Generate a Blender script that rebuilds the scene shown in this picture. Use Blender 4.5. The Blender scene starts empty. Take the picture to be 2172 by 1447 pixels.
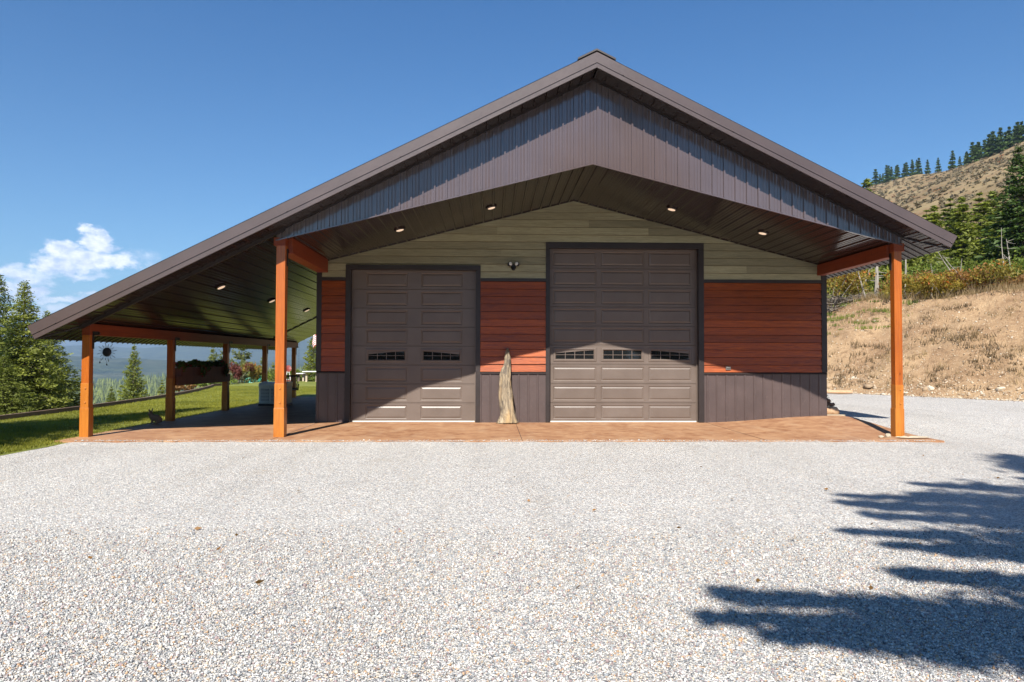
import bpy, bmesh, math, random
import numpy as np
from mathutils import Vector, Matrix, Euler

# ------------------------------------------------------------------ camera, world, sun
scene = bpy.context.scene
col = scene.collection
R = math.radians
cam_d = bpy.data.cameras.new('camera'); cam = bpy.data.objects.new('camera', cam_d); col.objects.link(cam)
scene.camera = cam
cam_d.sensor_width = 36.0; cam_d.lens = 1537.6 / 2172 * 36
cam_d.clip_start = .05; cam_d.clip_end = 60000
YAW, PITCH, ROLL = .028, .0266, .003
fw = Vector((math.sin(YAW) * math.cos(PITCH), math.cos(YAW) * math.cos(PITCH), math.sin(PITCH)))
rt = Vector((math.cos(YAW), -math.sin(YAW), 0)); up = rt.cross(fw)
rt2 = math.cos(ROLL) * rt + math.sin(ROLL) * up; up2 = rt2.cross(fw)
m3 = Matrix((rt2, up2, -fw)).transposed()
CAM = Vector((-1.976, -17.456, 1.493))
cam.matrix_world = Matrix.Translation(CAM) @ m3.to_4x4()

SUN_TRAVEL = Vector((.66, 3.31, -3.27)).normalized()
SUN_EL = math.asin(-SUN_TRAVEL.z)
sl = bpy.data.lights.new('sun', 'SUN'); sl.energy = 5.0; sl.angle = R(.55); sl.color = (1, .95, .87)
so = bpy.data.objects.new('sun', sl); col.objects.link(so)
so.rotation_euler = SUN_TRAVEL.to_track_quat('-Z', 'Y').to_euler(); so.location = (-10, -40, 45)
scene.view_settings.view_transform = 'Standard'; scene.view_settings.look = 'None'
scene.view_settings.exposure = 1.02; scene.view_settings.gamma = 1

world = bpy.data.worlds.new('World'); scene.world = world; world.use_nodes = True


class NT:
    def __init__(s, tree):
        s.t = tree; s.n = tree.nodes; s.l = tree.links
    def node(s, typ, **kw):
        n = s.n.new(typ)
        for k, v in kw.items(): setattr(n, k, v)
        return n
    def inp(s, sock, v):
        if v is None: return
        if hasattr(v, 'is_output') or isinstance(v, bpy.types.NodeSocket): s.l.new(v, sock)
        else:
            if isinstance(v, (tuple, list)) and len(v) == 3 and sock.type == 'RGBA': v = (*v, 1)
            sock.default_value = v
    def math(s, op, a, b=None, c=None, clamp=False):
        n = s.node('ShaderNodeMath', operation=op); n.use_clamp = clamp
        s.inp(n.inputs[0], a); s.inp(n.inputs[1], b); s.inp(n.inputs[2], c)
        return n.outputs[0]
    def vmath(s, op, a, b=None):
        n = s.node('ShaderNodeVectorMath', operation=op); s.inp(n.inputs[0], a); s.inp(n.inputs[1], b)
        return n.outputs[1] if op in ('LENGTH', 'DOT_PRODUCT', 'DISTANCE') else n.outputs[0]
    def mix(s, f, a, b, mode='MIX'):
        n = s.node('ShaderNodeMix', data_type='RGBA', blend_type=mode)
        s.inp(n.inputs[0], f); s.inp(n.inputs[6], a); s.inp(n.inputs[7], b)
        return n.outputs[2]
    def noise(s, vec, scale, detail=4, rough=.55, dist=0):
        n = s.node('ShaderNodeTexNoise'); s.inp(n.inputs['Vector'], vec)
        n.inputs['Scale'].default_value = scale; n.inputs['Detail'].default_value = detail
        n.inputs['Roughness'].default_value = rough; n.inputs['Distortion'].default_value = dist
        return n.outputs[0]
    def ramp(s, f, stops, interp='LINEAR'):
        n = s.node('ShaderNodeValToRGB'); r = n.color_ramp; r.interpolation = interp
        while len(r.elements) < len(stops): r.elements.new(.5)
        for e, (p, c) in zip(r.elements, stops):
            e.position = p; e.color = (*c, 1) if len(c) == 3 else c
        s.inp(n.inputs[0], f)
        return n.outputs[0]
    def mapr(s, v, a, b, c=0, d=1, smooth=False):
        n = s.node('ShaderNodeMapRange'); n.clamp = True
        if smooth: n.interpolation_type = 'SMOOTHSTEP'
        s.inp(n.inputs[0], v)
        for i, q in zip((1, 2, 3, 4), (a, b, c, d)): n.inputs[i].default_value = q
        return n.outputs[0]
    def scale(s, vec, sc):
        n = s.node('ShaderNodeMapping'); s.inp(n.inputs[0], vec); n.inputs['Scale'].default_value = sc
        return n.outputs[0]
    def bump(s, h, strength=.3, dist=.01):
        n = s.node('ShaderNodeBump'); s.inp(n.inputs['Height'], h)
        n.inputs['Strength'].default_value = strength; n.inputs['Distance'].default_value = dist
        return n.outputs[0]


def build_world():
    w = NT(world.node_tree); world.node_tree.nodes.clear()
    out = w.node('ShaderNodeOutputWorld'); bg = w.node('ShaderNodeBackground')
    sky = w.node('ShaderNodeTexSky', sky_type='NISHITA'); sky.sun_disc = False
    sky.sun_elevation = SUN_EL; sky.sun_rotation = math.atan2(-SUN_TRAVEL.x, -SUN_TRAVEL.y) % (2 * math.pi)
    sky.altitude = 700; sky.air_density = 1.0; sky.dust_density = .9; sky.ozone_density = 2.2
    # clouds low in the north-west sky, placed by compass direction and elevation
    tc = w.node('ShaderNodeTexCoord').outputs['Generated']
    sep = w.node('ShaderNodeSeparateXYZ'); w.inp(sep.inputs[0], tc)
    az = w.math('ARCTAN2', sep.outputs[0], sep.outputs[1])
    el = w.math('ARCSINE', sep.outputs[2])
    comb = w.node('ShaderNodeCombineXYZ'); w.inp(comb.inputs[0], az); w.inp(comb.inputs[1], w.math('MULTIPLY', el, 1.5))
    p = comb.outputs[0]
    n1 = w.noise(p, 26, 6, .6); n2 = w.noise(w.vmath('ADD', p, (3.1, 1.7, 0)), 26, 6, .6); n3 = w.noise(p, 70, 5, .6)
    azw = w.math('ADD', az, w.math('MULTIPLY', w.math('SUBTRACT', n1, .5), .07))
    elw = w.math('ADD', el, w.math('MULTIPLY', w.math('SUBTRACT', n2, .5), .045))
    blobs = CLOUDS
    tot = None
    for (a, e, ra, re, k) in blobs:
        dx = w.math('DIVIDE', w.math('SUBTRACT', azw, a), ra); dy = w.math('DIVIDE', w.math('SUBTRACT', elw, e), re)
        d2 = w.math('ADD', w.math('MULTIPLY', dx, dx), w.math('MULTIPLY', dy, dy))
        v = w.math('MULTIPLY', w.math('SUBTRACT', 1, d2), k)
        tot = v if tot is None else w.math('MAXIMUM', tot, v)
    mask = w.mapr(w.math('ADD', tot, w.math('MULTIPLY', w.math('SUBTRACT', n3, .5), .55)), -.10, .85, 0, 1, True)
    base = w.mapr(w.math('ADD', n1, w.math('MULTIPLY', w.math('SUBTRACT', n3, .5), .8)), .35, .62)
    ccol = w.mix(base, (8.4, 9.4, 12.0), (14.5, 14.5, 15.4))
    c = w.mix(w.math('MULTIPLY', mask, .88), w.mix(1.0, sky.outputs[0], w.mix(w.mapr(sep.outputs[2], .06, .50), (.78, 1.12, 1.28), SKY_TINT), 'MULTIPLY'), ccol)
    w.inp(bg.inputs[0], c); bg.inputs[1].default_value = .050
    w.l.new(bg.outputs[0], out.inputs[0])


def azel(u, v):
    d = fw + rt2 * ((u - 1086) / 1537.6) - up2 * ((v - 723.5) / 1537.6); d.normalize()
    return math.atan2(d.x, d.y), math.asin(d.z)


SKY_TINT = (.34, .88, 1.34)
CLOUDS = []     # compass bearing, elevation, half width, half height, weight (radians)
for (u, v, ru, rv, k) in [(132, 526, 36, 22, 1), (205, 515, 34, 24, 1), (185, 550, 98, 24, 1), (255, 552, 44, 18, .85), (110, 560, 45, 20, .9),
                          (30, 585, 90, 20, .7), (150, 580, 90, 12, .6), (60, 615, 45, 14, .8), (30, 625, 60, 12, .7), (130, 635, 70, 10, .6), (200, 625, 30, 9, .5),
                          (60, 660, 140, 16, .6), (300, 545, 40, 12, .25), (-80, 600, 80, 50, .8), (-220, 560, 120, 40, .6)]:
    a, e = azel(u, v); CLOUDS.append((a, e, ru / 1700, rv / 1600, k))
build_world()

# ------------------------------------------------------------------ helpers
rnd = random.Random(7)
rng = np.random.default_rng(11)


def link(o, parent=None):
    col.objects.link(o)
    if parent is not None: o.parent = parent
    return o


def tag(o, label=None, cat=None, group=None, kind=None):
    if label: o['label'] = label
    if cat: o['category'] = cat
    if group: o['group'] = group
    if kind: o['kind'] = kind
    return o


def empty(name, loc=(0, 0, 0), rz=0, label=None, cat=None, group=None):
    o = bpy.data.objects.new(name, None); o.empty_display_size = .1
    o.location = loc; o.rotation_euler = (0, 0, rz); link(o)
    return tag(o, label, cat, group)


class MB:
    def __init__(s): s.v = []; s.f = []
    def add(s, vs, fs):
        b = len(s.v); s.v += [tuple(p) for p in vs]; s.f += [tuple(i + b for i in f) for f in fs]; return s
    def box(s, x0, x1, y0, y1, z0, z1, M=None):
        vs = [Vector((x, y, z)) for z in (z0, z1) for y in (y0, y1) for x in (x0, x1)]
        if M is not None: vs = [M @ p for p in vs]
        return s.add(vs, [(0, 2, 3, 1), (4, 5, 7, 6), (0, 1, 5, 4), (2, 6, 7, 3), (0, 4, 6, 2), (1, 3, 7, 5)])
    def prism(s, poly, a, b, axis='y'):
        n = len(poly)
        def P(u, w, t): return {'y': (u, t, w), 'x': (t, u, w), 'z': (u, w, t)}[axis]
        vs = [P(u, w, a) for u, w in poly] + [P(u, w, b) for u, w in poly]
        fs = [tuple(range(n))[::-1], tuple(range(n, 2 * n))] + [(i, (i + 1) % n, (i + 1) % n + n, i + n) for i in range(n)]
        return s.add(vs, fs)
    def bar(s, p, q, w, h=None, upv=(0, 0, 1)):
        p = Vector(p); q = Vector(q); d = (q - p); L = d.length; d.normalize(); h = h or w
        u = Vector(upv)
        if abs(d.dot(u)) > .98: u = Vector((1, 0, 0))
        sd = d.cross(u).normalized(); u = sd.cross(d)
        M = Matrix((sd, d, u)).transposed().to_4x4(); M.translation = p
        return s.box(-w / 2, w / 2, 0, L, -h / 2, h / 2, M)
    def tube(s, pts, rs, n=8, cap=True):
        pts = [Vector(p) for p in pts]
        if not isinstance(rs, (list, tuple)): rs = [rs] * len(pts)
        rings = []
        ref = Vector((0, 0, 1))
        for i, p in enumerate(pts):
            d = (pts[min(i + 1, len(pts) - 1)] - pts[max(i - 1, 0)]).normalized()
            if abs(d.dot(ref)) > .95: a = d.cross(Vector((1, 0, 0))).normalized()
            else: a = d.cross(ref).normalized()
            b = d.cross(a)
            rings.append([p + (a * math.cos(t) + b * math.sin(t)) * rs[i] for t in [2 * math.pi * k / n for k in range(n)]])
        vs = [q for r in rings for q in r]; fs = []
        for i in range(len(pts) - 1):
            for k in range(n):
                fs.append((i * n + k, i * n + (k + 1) % n, (i + 1) * n + (k + 1) % n, (i + 1) * n + k))
        if cap: fs += [tuple(range(n))[::-1], tuple(range((len(pts) - 1) * n, len(pts) * n))]
        return s.add(vs, fs)
    def lathe(s, prof, c=(0, 0, 0), n=20, M=None):
        vs = []; fs = []
        for r, z in prof:
            for k in range(n):
                t = 2 * math.pi * k / n; p = Vector((r * math.cos(t), r * math.sin(t), z))
                if M is not None: p = M @ p
                vs.append(p + Vector(c))
        for i in range(len(prof) - 1):
            for k in range(n): fs.append((i * n + k, i * n + (k + 1) % n, (i + 1) * n + (k + 1) % n, (i + 1) * n + k))
        fs += [tuple(range(n))[::-1], tuple(range((len(prof) - 1) * n, len(prof) * n))]
        return s.add(vs, fs)
    def build(s, name, mat, parent=None, smooth=False, bevel=0):
        me = bpy.data.meshes.new(name); me.from_pydata(s.v, [], s.f); me.update()
        bm = bmesh.new(); bm.from_mesh(me); bmesh.ops.recalc_face_normals(bm, faces=bm.faces); bm.to_mesh(me); bm.free()
        if smooth: me.polygons.foreach_set('use_smooth', [True] * len(me.polygons))
        me.materials.append(mat)
        o = bpy.data.objects.new(name, me); link(o, parent)
        if bevel:
            b = o.modifiers.new('bevel', 'BEVEL'); b.width = bevel; b.segments = 2; b.limit_method = 'ANGLE'
        return o


def np_mesh(name, V, F, mat, parent=None, tint=None, smooth=False, colr=None):
    """V (n,3), F (m,k) arrays -> one mesh object; tint = per-face value"""
    me = bpy.data.meshes.new(name); k = F.shape[1]
    me.vertices.add(len(V)); me.vertices.foreach_set('co', np.ascontiguousarray(V, np.float32).ravel())
    me.loops.add(F.size); me.loops.foreach_set('vertex_index', np.ascontiguousarray(F, np.int32).ravel())
    me.polygons.add(len(F)); me.polygons.foreach_set('loop_start', np.arange(0, F.size, k, dtype=np.int32))
    me.polygons.foreach_set('loop_total', np.full(len(F), k, np.int32))
    if smooth: me.polygons.foreach_set('use_smooth', np.ones(len(F), bool))
    me.update(calc_edges=True)
    if tint is not None:
        a = me.attributes.new('tint', 'FLOAT', 'FACE'); a.data.foreach_set('value', np.asarray(tint, np.float32))
    if colr is not None:
        a = me.attributes.new('stone_colour', 'FLOAT_COLOR', 'FACE')
        a.data.foreach_set('color', np.column_stack([colr, np.ones(len(colr))]).astype(np.float32).ravel())
    me.materials.append(mat)
    o = bpy.data.objects.new(name, me); link(o, parent)
    return o


def vnoise(x, y, seed=0):
    xi = np.floor(x).astype(np.int64); yi = np.floor(y).astype(np.int64); xf = x - xi; yf = y - yi
    def h(a, b):
        n = (a * 374761393 + b * 668265263 + seed * 974634777) & 0xffffffff
        n = ((n ^ (n >> 13)) * 1274126177) & 0xffffffff
        return ((n ^ (n >> 16)) & 0xffff) / 65535.0
    u = xf * xf * (3 - 2 * xf); v = yf * yf * (3 - 2 * yf)
    return (h(xi, yi) * (1 - u) + h(xi + 1, yi) * u) * (1 - v) + (h(xi, yi + 1) * (1 - u) + h(xi + 1, yi + 1) * u) * v


def fbm(x, y, sc=1., oct=5, seed=0, gain=.5):
    x = np.asarray(x, float); y = np.asarray(y, float); t = 0; a = 1; s = 0
    for i in range(oct):
        t = t + a * (vnoise(x / sc, y / sc, seed + i) - .5); s += a; a *= gain; sc /= 2.03
    return t / s * 2


def S(t): t = np.clip(t, 0, 1); return t * t * (3 - 2 * t)


def grid_mesh(name, X, Y, Z, mat, smooth=True, parent=None):
    n, m = X.shape; V = np.stack([X.ravel(), Y.ravel(), Z.ravel()], 1)
    i = np.arange((n - 1) * m).reshape(n - 1, m)[:, :-1]
    F = np.stack([i, i + 1, i + m + 1, i + m], -1).reshape(-1, 4)
    o = np_mesh(name, V, F, mat, parent, smooth=smooth)
    me = o.data
    if len(me.polygons) and me.polygons[len(me.polygons) // 2].normal.z < 0: me.flip_normals()
    return o


# ------------------------------------------------------------------ materials
def new_mat(name):
    m = bpy.data.materials.new(name); m.use_nodes = True; m.node_tree.nodes.clear()
    t = NT(m.node_tree); out = t.node('ShaderNodeOutputMaterial'); return m, t, out


def pbsdf(t, out, colr, rough=.6, spec=.5, metal=0, normal=None, coat=0, emis=None, es=0):
    b = t.node('ShaderNodeBsdfPrincipled'); t.inp(b.inputs['Base Color'], colr); t.inp(b.inputs['Roughness'], rough)
    b.inputs['Specular IOR Level'].default_value = spec; b.inputs['Metallic'].default_value = metal
    if normal is not None: t.l.new(normal, b.inputs['Normal'])
    if coat: b.inputs['Coat Weight'].default_value = coat; b.inputs['Coat Roughness'].default_value = .12
    if emis: b.inputs['Emission Color'].default_value = (*emis, 1); b.inputs['Emission Strength'].default_value = es
    t.l.new(b.outputs[0], out.inputs[0]); return b


def objc(t): return t.node('ShaderNodeTexCoord').outputs['Object']
def wpos(t): return t.node('ShaderNodeNewGeometry').outputs['Position']
def island(t): return t.node('ShaderNodeNewGeometry').outputs['Random Per Island']


def m_paint(name, c, rough=.4, spec=.5, coat=0, var=.12, bumpy=.05, dirt=0):
    m, t, out = new_mat(name); p = wpos(t)
    n = t.noise(p, 1.7, 5); n2 = t.noise(p, 24, 4)
    cc = t.mix(t.mapr(n, .3, .7), tuple(x * (1 - var) for x in c), tuple(min(1, x * (1 + var)) for x in c))
    if dirt:
        sp = t.noise(t.scale(p, (9, 9, 3)), 4, 5, .7); cc = t.mix(t.math('MULTIPLY', t.mapr(sp, .6, .78), dirt), cc, (.35, .3, .26))
    r = t.mapr(n2, .3, .7, rough * .85, rough * 1.15)
    pbsdf(t, out, cc, r, spec, normal=t.bump(t.noise(p, 3, 2), bumpy, .02) if bumpy else None, coat=coat)
    return m


def m_wood(name, c0, c1, rough=.45, axis=2, coat=0, aged=0):
    m, t, out = new_mat(name); p = objc(t)
    sc = [22, 22, 22]; sc[axis] = 1.1
    ps = t.scale(p, tuple(sc)); g = t.noise(ps, 1.6, 6, .65, .6)
    g2 = t.noise(t.scale(p, tuple(x * .12 if i != axis else .6 for i, x in enumerate(sc))), 1.5, 3)
    v = t.math('ADD', t.math('MULTIPLY', g, .65), t.math('MULTIPLY', g2, .35))
    c = t.mix(t.mapr(v, .36, .66), c0, c1)
    kn = t.node('ShaderNodeTexVoronoi'); t.inp(kn.inputs['Vector'], t.scale(p, (3.2, 3.2, 1.4))); kn.inputs['Scale'].default_value = 1.6
    c = t.mix(t.mapr(kn.outputs['Distance'], .03, .09, .75, 0), c, tuple(x * .3 for x in c0))
    pbsdf(t, out, c, rough, .45, normal=t.bump(g, .25, .004), coat=coat)
    return m


def m_siding(name, c0, c1, rough=.4, spec=.5):
    m, t, out = new_mat(name); p = objc(t); isl = island(t)
    off = t.node('ShaderNodeCombineXYZ'); t.inp(off.inputs[0], t.math('MULTIPLY', isl, 37)); t.inp(off.inputs[2], t.math('MULTIPLY', isl, 11))
    q = t.vmath('ADD', p, off.outputs[0])
    g = t.noise(t.scale(q, (1.6, 8, 34)), 1.4, 6, .68, 1.2)
    gl = t.noise(t.scale(q, (.5, 1, 2.2)), 1.5, 3)
    base = t.mix(t.mapr(g, .35, .68), c0, c1)
    base = t.mix(1, base, t.mix(t.mapr(t.math('ADD', t.math('MULTIPLY', isl, .6), t.math('MULTIPLY', gl, .5)), .2, .9), (.66, .64, .62), (1.28, 1.26, 1.22)), 'MULTIPLY')
    pbsdf(t, out, base, t.mapr(g, .3, .7, rough * .7, rough * 1.4), spec, normal=t.bump(g, .55, .006))
    return m


def m_gravel(name, small=False):
    m, t, out = new_mat(name); p = wpos(t)
    pw = t.vmath('ADD', p, t.vmath('MULTIPLY', t.node('ShaderNodeTexNoise').outputs[1], (0, 0, 0)))
    def vor(sc, feat='F1'):
        v = t.node('ShaderNodeTexVoronoi', feature=feat); t.inp(v.inputs['Vector'], p); v.inputs['Scale'].default_value = sc
        v.inputs['Randomness'].default_value = 1; return v
    v1 = vor(58); v2 = vor(105); v3 = vor(13)
    sep = t.node('ShaderNodeSeparateColor'); t.inp(sep.inputs[0], v1.outputs['Color'])
    sep2 = t.node('ShaderNodeSeparateColor'); t.inp(sep2.inputs[0], v2.outputs['Color'])
    stops = GRAVEL_STOPS
    c1 = t.ramp(sep.outputs[0], stops, 'CONSTANT'); c2 = t.ramp(sep2.outputs[0], stops, 'CONSTANT')
    sel = t.mapr(sep.outputs[1], .55, .56)
    c = t.mix(sel, c1, c2)
    e = vor(58, 'DISTANCE_TO_EDGE'); e2 = vor(105, 'DISTANCE_TO_EDGE')
    d1 = t.mapr(v1.outputs['Distance'], .25, .75, 1, .3); d2 = t.mapr(v2.outputs['Distance'], .25, .75, 1, .35)
    hh = t.mix(sel, d1, d2)
    big = t.noise(p, .35, 4, .6); med = t.noise(p, 2.2, 4, .6)
    tone = t.math('ADD', t.math('MULTIPLY', t.mapr(big, .3, .7), .14), t.math('MULTIPLY', t.mapr(med, .3, .7), .14))
    c = t.mix(1, c, t.mix(tone, (.95, .925, .885), (1.36, 1.31, 1.23)), 'MULTIPLY')
    trk = t.noise(t.scale(t.vmath('ADD', p, (0, 0, 0)), (.75, .13, 1)), 1.3, 4, .6, .4)
    c = t.mix(t.mapr(trk, .48, .66, 0, .30), c, t.mix(1, c, (.72, .70, .68), 'MULTIPLY'))
    c = t.mix(t.mapr(t.noise(p, .9, 5, .7), .60, .74, 0, .35), c, (.46, .37, .26))
    gaps = t.mapr(t.mix(sel, t.math('MULTIPLY', e.outputs['Distance'], 1), t.math('MULTIPLY', e2.outputs['Distance'], 1)), .0, .07, .45, 1)
    c = t.mix(1, c, gaps, 'MULTIPLY')
    tilt = t.math('MULTIPLY', sep.outputs[2], .35)
    h = t.math('ADD', hh, tilt)
    pbsdf(t, out, c, .8, .3, normal=t.bump(h, .9, .016))
    return m


GRAVEL_STOPS = [(0, (.36, .37, .385)), (.1, (.52, .52, .51)), (.24, (.70, .685, .655)), (.42, (.46, .47, .49)), (.52, (.82, .805, .78)),
                (.68, (.63, .58, .51)), (.76, (.42, .35, .345)), (.82, (.66, .66, .665)), (.93, (.24, .25, .27)), (.97, (.60, .43, .29))]


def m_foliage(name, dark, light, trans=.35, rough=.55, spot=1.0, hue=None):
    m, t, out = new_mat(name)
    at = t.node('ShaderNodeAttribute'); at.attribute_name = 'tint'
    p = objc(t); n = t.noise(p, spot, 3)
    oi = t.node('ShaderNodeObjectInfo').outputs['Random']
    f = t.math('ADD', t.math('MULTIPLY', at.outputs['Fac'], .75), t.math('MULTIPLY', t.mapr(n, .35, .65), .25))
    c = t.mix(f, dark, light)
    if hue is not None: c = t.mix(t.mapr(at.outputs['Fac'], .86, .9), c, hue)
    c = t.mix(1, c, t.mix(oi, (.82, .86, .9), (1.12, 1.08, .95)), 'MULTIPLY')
    b = t.node('ShaderNodeBsdfPrincipled'); t.inp(b.inputs['Base Color'], c); b.inputs['Roughness'].default_value = rough
    b.inputs['Specular IOR Level'].default_value = .25
    tr = t.node('ShaderNodeBsdfTranslucent'); t.inp(tr.inputs[0], t.mix(1, c, (1.25, 1.3, .7), 'MULTIPLY'))
    mx = t.node('ShaderNodeMixShader'); mx.inputs[0].default_value = trans
    t.l.new(b.outputs[0], mx.inputs[1]); t.l.new(tr.outputs[0], mx.inputs[2]); t.l.new(mx.outputs[0], out.inputs[0])
    return m


M = {}
M['roof_metal'] = m_paint('brown_roof_metal', (.070, .050, .047), .36, .5, .25, .1, .12)
M['skin'] = m_paint('brown_rib_metal', (.086, .062, .060), .16, .7, .8, .06, .0)
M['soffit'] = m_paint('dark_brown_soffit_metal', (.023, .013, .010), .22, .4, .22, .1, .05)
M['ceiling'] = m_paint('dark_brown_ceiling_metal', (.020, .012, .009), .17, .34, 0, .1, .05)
M['wains'] = m_paint('brown_wainscot_metal', (.075, .053, .050), .42, .5, .1, .14, .06, dirt=.25)
M['trim'] = m_paint('near_black_brown_trim', (.022, .015, .014), .5, .5, 0, .3, .25)
M['black'] = m_paint('black_metal', (.012, .012, .013), .45, .5)
M['outlet'] = m_paint('grey_outlet_plastic', (.16, .15, .14), .5, .4)
M['white'] = m_paint('white_paint', (.78, .76, .72), .5, .4)
M['seal'] = m_paint('grey_vinyl_seal', (.62, .62, .56), .5, .4)
M['post'] = m_wood('orange_stained_timber', (.25, .052, .004), (.42, .112, .009), .4, 2, .25)
M['postb'] = m_wood('pale_orange_stained_timber', (.32, .095, .008), (.48, .175, .022), .42, 2, .2)
M['beam'] = m_wood('orange_stained_beam', (.15, .022, .003), (.25, .042, .006), .55, 1, 0)
M['planter'] = m_wood('brown_stained_planter_wood', (.11, .032, .015), (.19, .060, .028), .6, 2)
M['gen'] = m_paint('pale_grey_green_enamel', (.64, .67, .62), .38, .5)
M['red_siding'] = m_siding('red_cedar_stained_siding', (.16, .030, .007), (.40, .090, .012), .42, .45)
M['green_siding'] = m_siding('olive_grey_siding', (.235, .22, .135), (.40, .375, .245), .55, .4)
M['gravel'] = m_gravel('grey_gravel')
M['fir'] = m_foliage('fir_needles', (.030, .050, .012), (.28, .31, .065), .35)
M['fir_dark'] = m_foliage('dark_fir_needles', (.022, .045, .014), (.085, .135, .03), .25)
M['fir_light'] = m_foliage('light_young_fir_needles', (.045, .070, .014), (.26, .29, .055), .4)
M['pine'] = m_foliage('grey_green_pine_needles', (.06, .08, .028), (.22, .24, .09), .35)
M['bark'] = m_wood('grey_brown_bark', (.10, .08, .06), (.25, .21, .17), .85, 2)
M['deadwood'] = m_wood('bleached_dead_wood', (.20, .18, .15), (.38, .34, .29), .85, 2)
M['shrub_autumn'] = m_foliage('autumn_shrub_leaves', (.13, .12, .02), (.36, .26, .05), .4, hue=(.42, .13, .03))
M['shrub_green'] = m_foliage('green_shrub_leaves', (.05, .08, .015), (.20, .26, .04), .4)
M['shrub_red'] = m_foliage('dark_red_shrub_leaves', (.10, .03, .03), (.24, .08, .06), .35)
M['shrub_orange'] = m_foliage('orange_shrub_leaves', (.13, .075, .025), (.34, .17, .06), .4)
M['sage'] = m_foliage('grey_sage_leaves', (.09, .07, .045), (.25, .21, .14), .2, hue=(.26, .11, .05))
M['deadweed'] = m_foliage('dead_weed_stalks', (.05, .035, .02), (.20, .14, .08), .2)
M['dry'] = m_foliage('dry_straw', (.18, .115, .06), (.42, .31, .17), .35)
M['weed'] = m_foliage('green_weed', (.07, .10, .02), (.22, .26, .05), .35)
M['grass'] = m_foliage('lawn_grass', (.065, .085, .010), (.33, .32, .05), .4, spot=.6)
M['planter_leaf'] = m_foliage('planter_leaves', (.03, .055, .012), (.10, .16, .03), .3, hue=(.35, .02, .04))

m, t, out = new_mat('garage_door_steel'); p = wpos(t)
n = t.noise(t.scale(p, (1, 1, 1)), 160, 3, .6); n2 = t.noise(t.scale(p, (70, 1, 3)), 1, 4); n3 = t.noise(p, 2, 4)
sc_ = t.mapr(t.noise(t.scale(p, (14, 1, 10)), 2, 6, .75), .66, .72)
zz = t.node('ShaderNodeSeparateXYZ'); t.inp(zz.inputs[0], p)
low = t.mapr(zz.outputs[2], .1, 1.0, 1, 0)
cc = t.mix(t.mapr(n3, .3, .7), (.118, .090, .074), (.142, .110, .092))
cc = t.mix(t.math('MULTIPLY', t.math('MULTIPLY', sc_, low), .5), cc, (.4, .37, .34))
cc = t.mix(t.math('MULTIPLY', t.mapr(t.noise(t.scale(p, (1.2, 1, 2)), 1.5, 4), .5, .75), t.math('MULTIPLY', low, .25)), cc, (.2, .17, .15))
pbsdf(t, out, cc, .38, .5, normal=t.bump(n, .35, .003)); M['door'] = m

m, t, out = new_mat('window_glass'); b = pbsdf(t, out, (.010, .011, .012), .03, .9, normal=t.bump(t.noise(wpos(t), 2.2, 2), .08, .02)); M['glass'] = m
m, t, out = new_mat('downlight_lens'); pbsdf(t, out, (.75, .66, .55), .4, emis=(1, .72, .5), es=.32); M['lens'] = m

# stained concrete
m, t, out = new_mat('stained_concrete'); p = wpos(t)
a = t.noise(t.scale(p, (1, 1.6, 1)), 1.1, 6, .62, .8); b_ = t.noise(p, 5.5, 5, .6, .4); d_ = t.noise(p, 60, 3)
c = t.mix(t.mapr(a, .33, .68), (.21, .092, .046), (.36, .20, .108))
c = t.mix(t.mapr(b_, .42, .7, 0, .6), c, (.45, .27, .15))
w_ = t.node('ShaderNodeTexWave', wave_type='RINGS'); t.inp(w_.inputs['Vector'], t.vmath('ADD', t.scale(p, (1, 1.3, 0)), (3.3, 2.4, 0)))
w_.inputs['Scale'].default_value = 2.2; w_.inputs['Distortion'].default_value = 5; w_.inputs['Detail'].default_value = 3
tr_ = t.mapr(t.noise(t.scale(p, (2.2, .7, 1)), 1.0, 3), .52, .7)
c = t.mix(t.math('MULTIPLY', t.math('MULTIPLY', w_.outputs[0], tr_), .35), c, (.55, .42, .28))
c = t.mix(t.mapr(t.noise(t.scale(p, (1, 1, 1)), 11, 5, .7), .62, .72, 0, .4), c, (.16, .08, .05))
pbsdf(t, out, c, t.mapr(b_, .3, .7, .65, .8), .15, normal=t.bump(t.math('ADD', b_, t.math('MULTIPLY', d_, .2)), .12, .01)); M['slab'] = m
M['conc'] = m_paint('bare_concrete', (.40, .33, .24), .85, .3, 0, .15, .5)

# lawn soil below the blades
m, t, out = new_mat('lawn_turf'); p = wpos(t)
a = t.noise(t.scale(p, (1, .6, 1)), 1.3, 5, .6); b_ = t.noise(p, 45, 4, .7); st = t.noise(t.scale(p, (.5, 1, 1)), .22, 3)
c = t.mix(t.mapr(a, .3, .7), (.07, .09, .011), (.21, .22, .035)); c = t.mix(t.mapr(b_, .35, .7, 0, .6), c, (.24, .25, .06))
c = t.mix(t.mapr(st, .5, .7, 0, .5), c, (.26, .25, .06))
pbsdf(t, out, c, .8, .2, normal=t.bump(b_, .8, .03)); M['turf'] = m

# dirt of the cut bank
m, t, out = new_mat('dry_tan_dirt'); p = wpos(t)
a = t.noise(p, .45, 6, .62); b_ = t.noise(p, 3.4, 6, .68, .4); d_ = t.noise(p, 22, 4, .65)
c = t.mix(t.mapr(a, .32, .68), (.24, .148, .082), (.41, .28, .16)); c = t.mix(t.mapr(b_, .50, .70, 0, .75), c, (.13, .075, .04))
c = t.mix(t.mapr(d_, .56, .72, 0, .6), c, (.60, .48, .34))
pbsdf(t, out, c, .95, .15, normal=t.bump(t.math('ADD', b_, t.math('MULTIPLY', d_, .4)), 1, .09)); M['dirt'] = m

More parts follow.
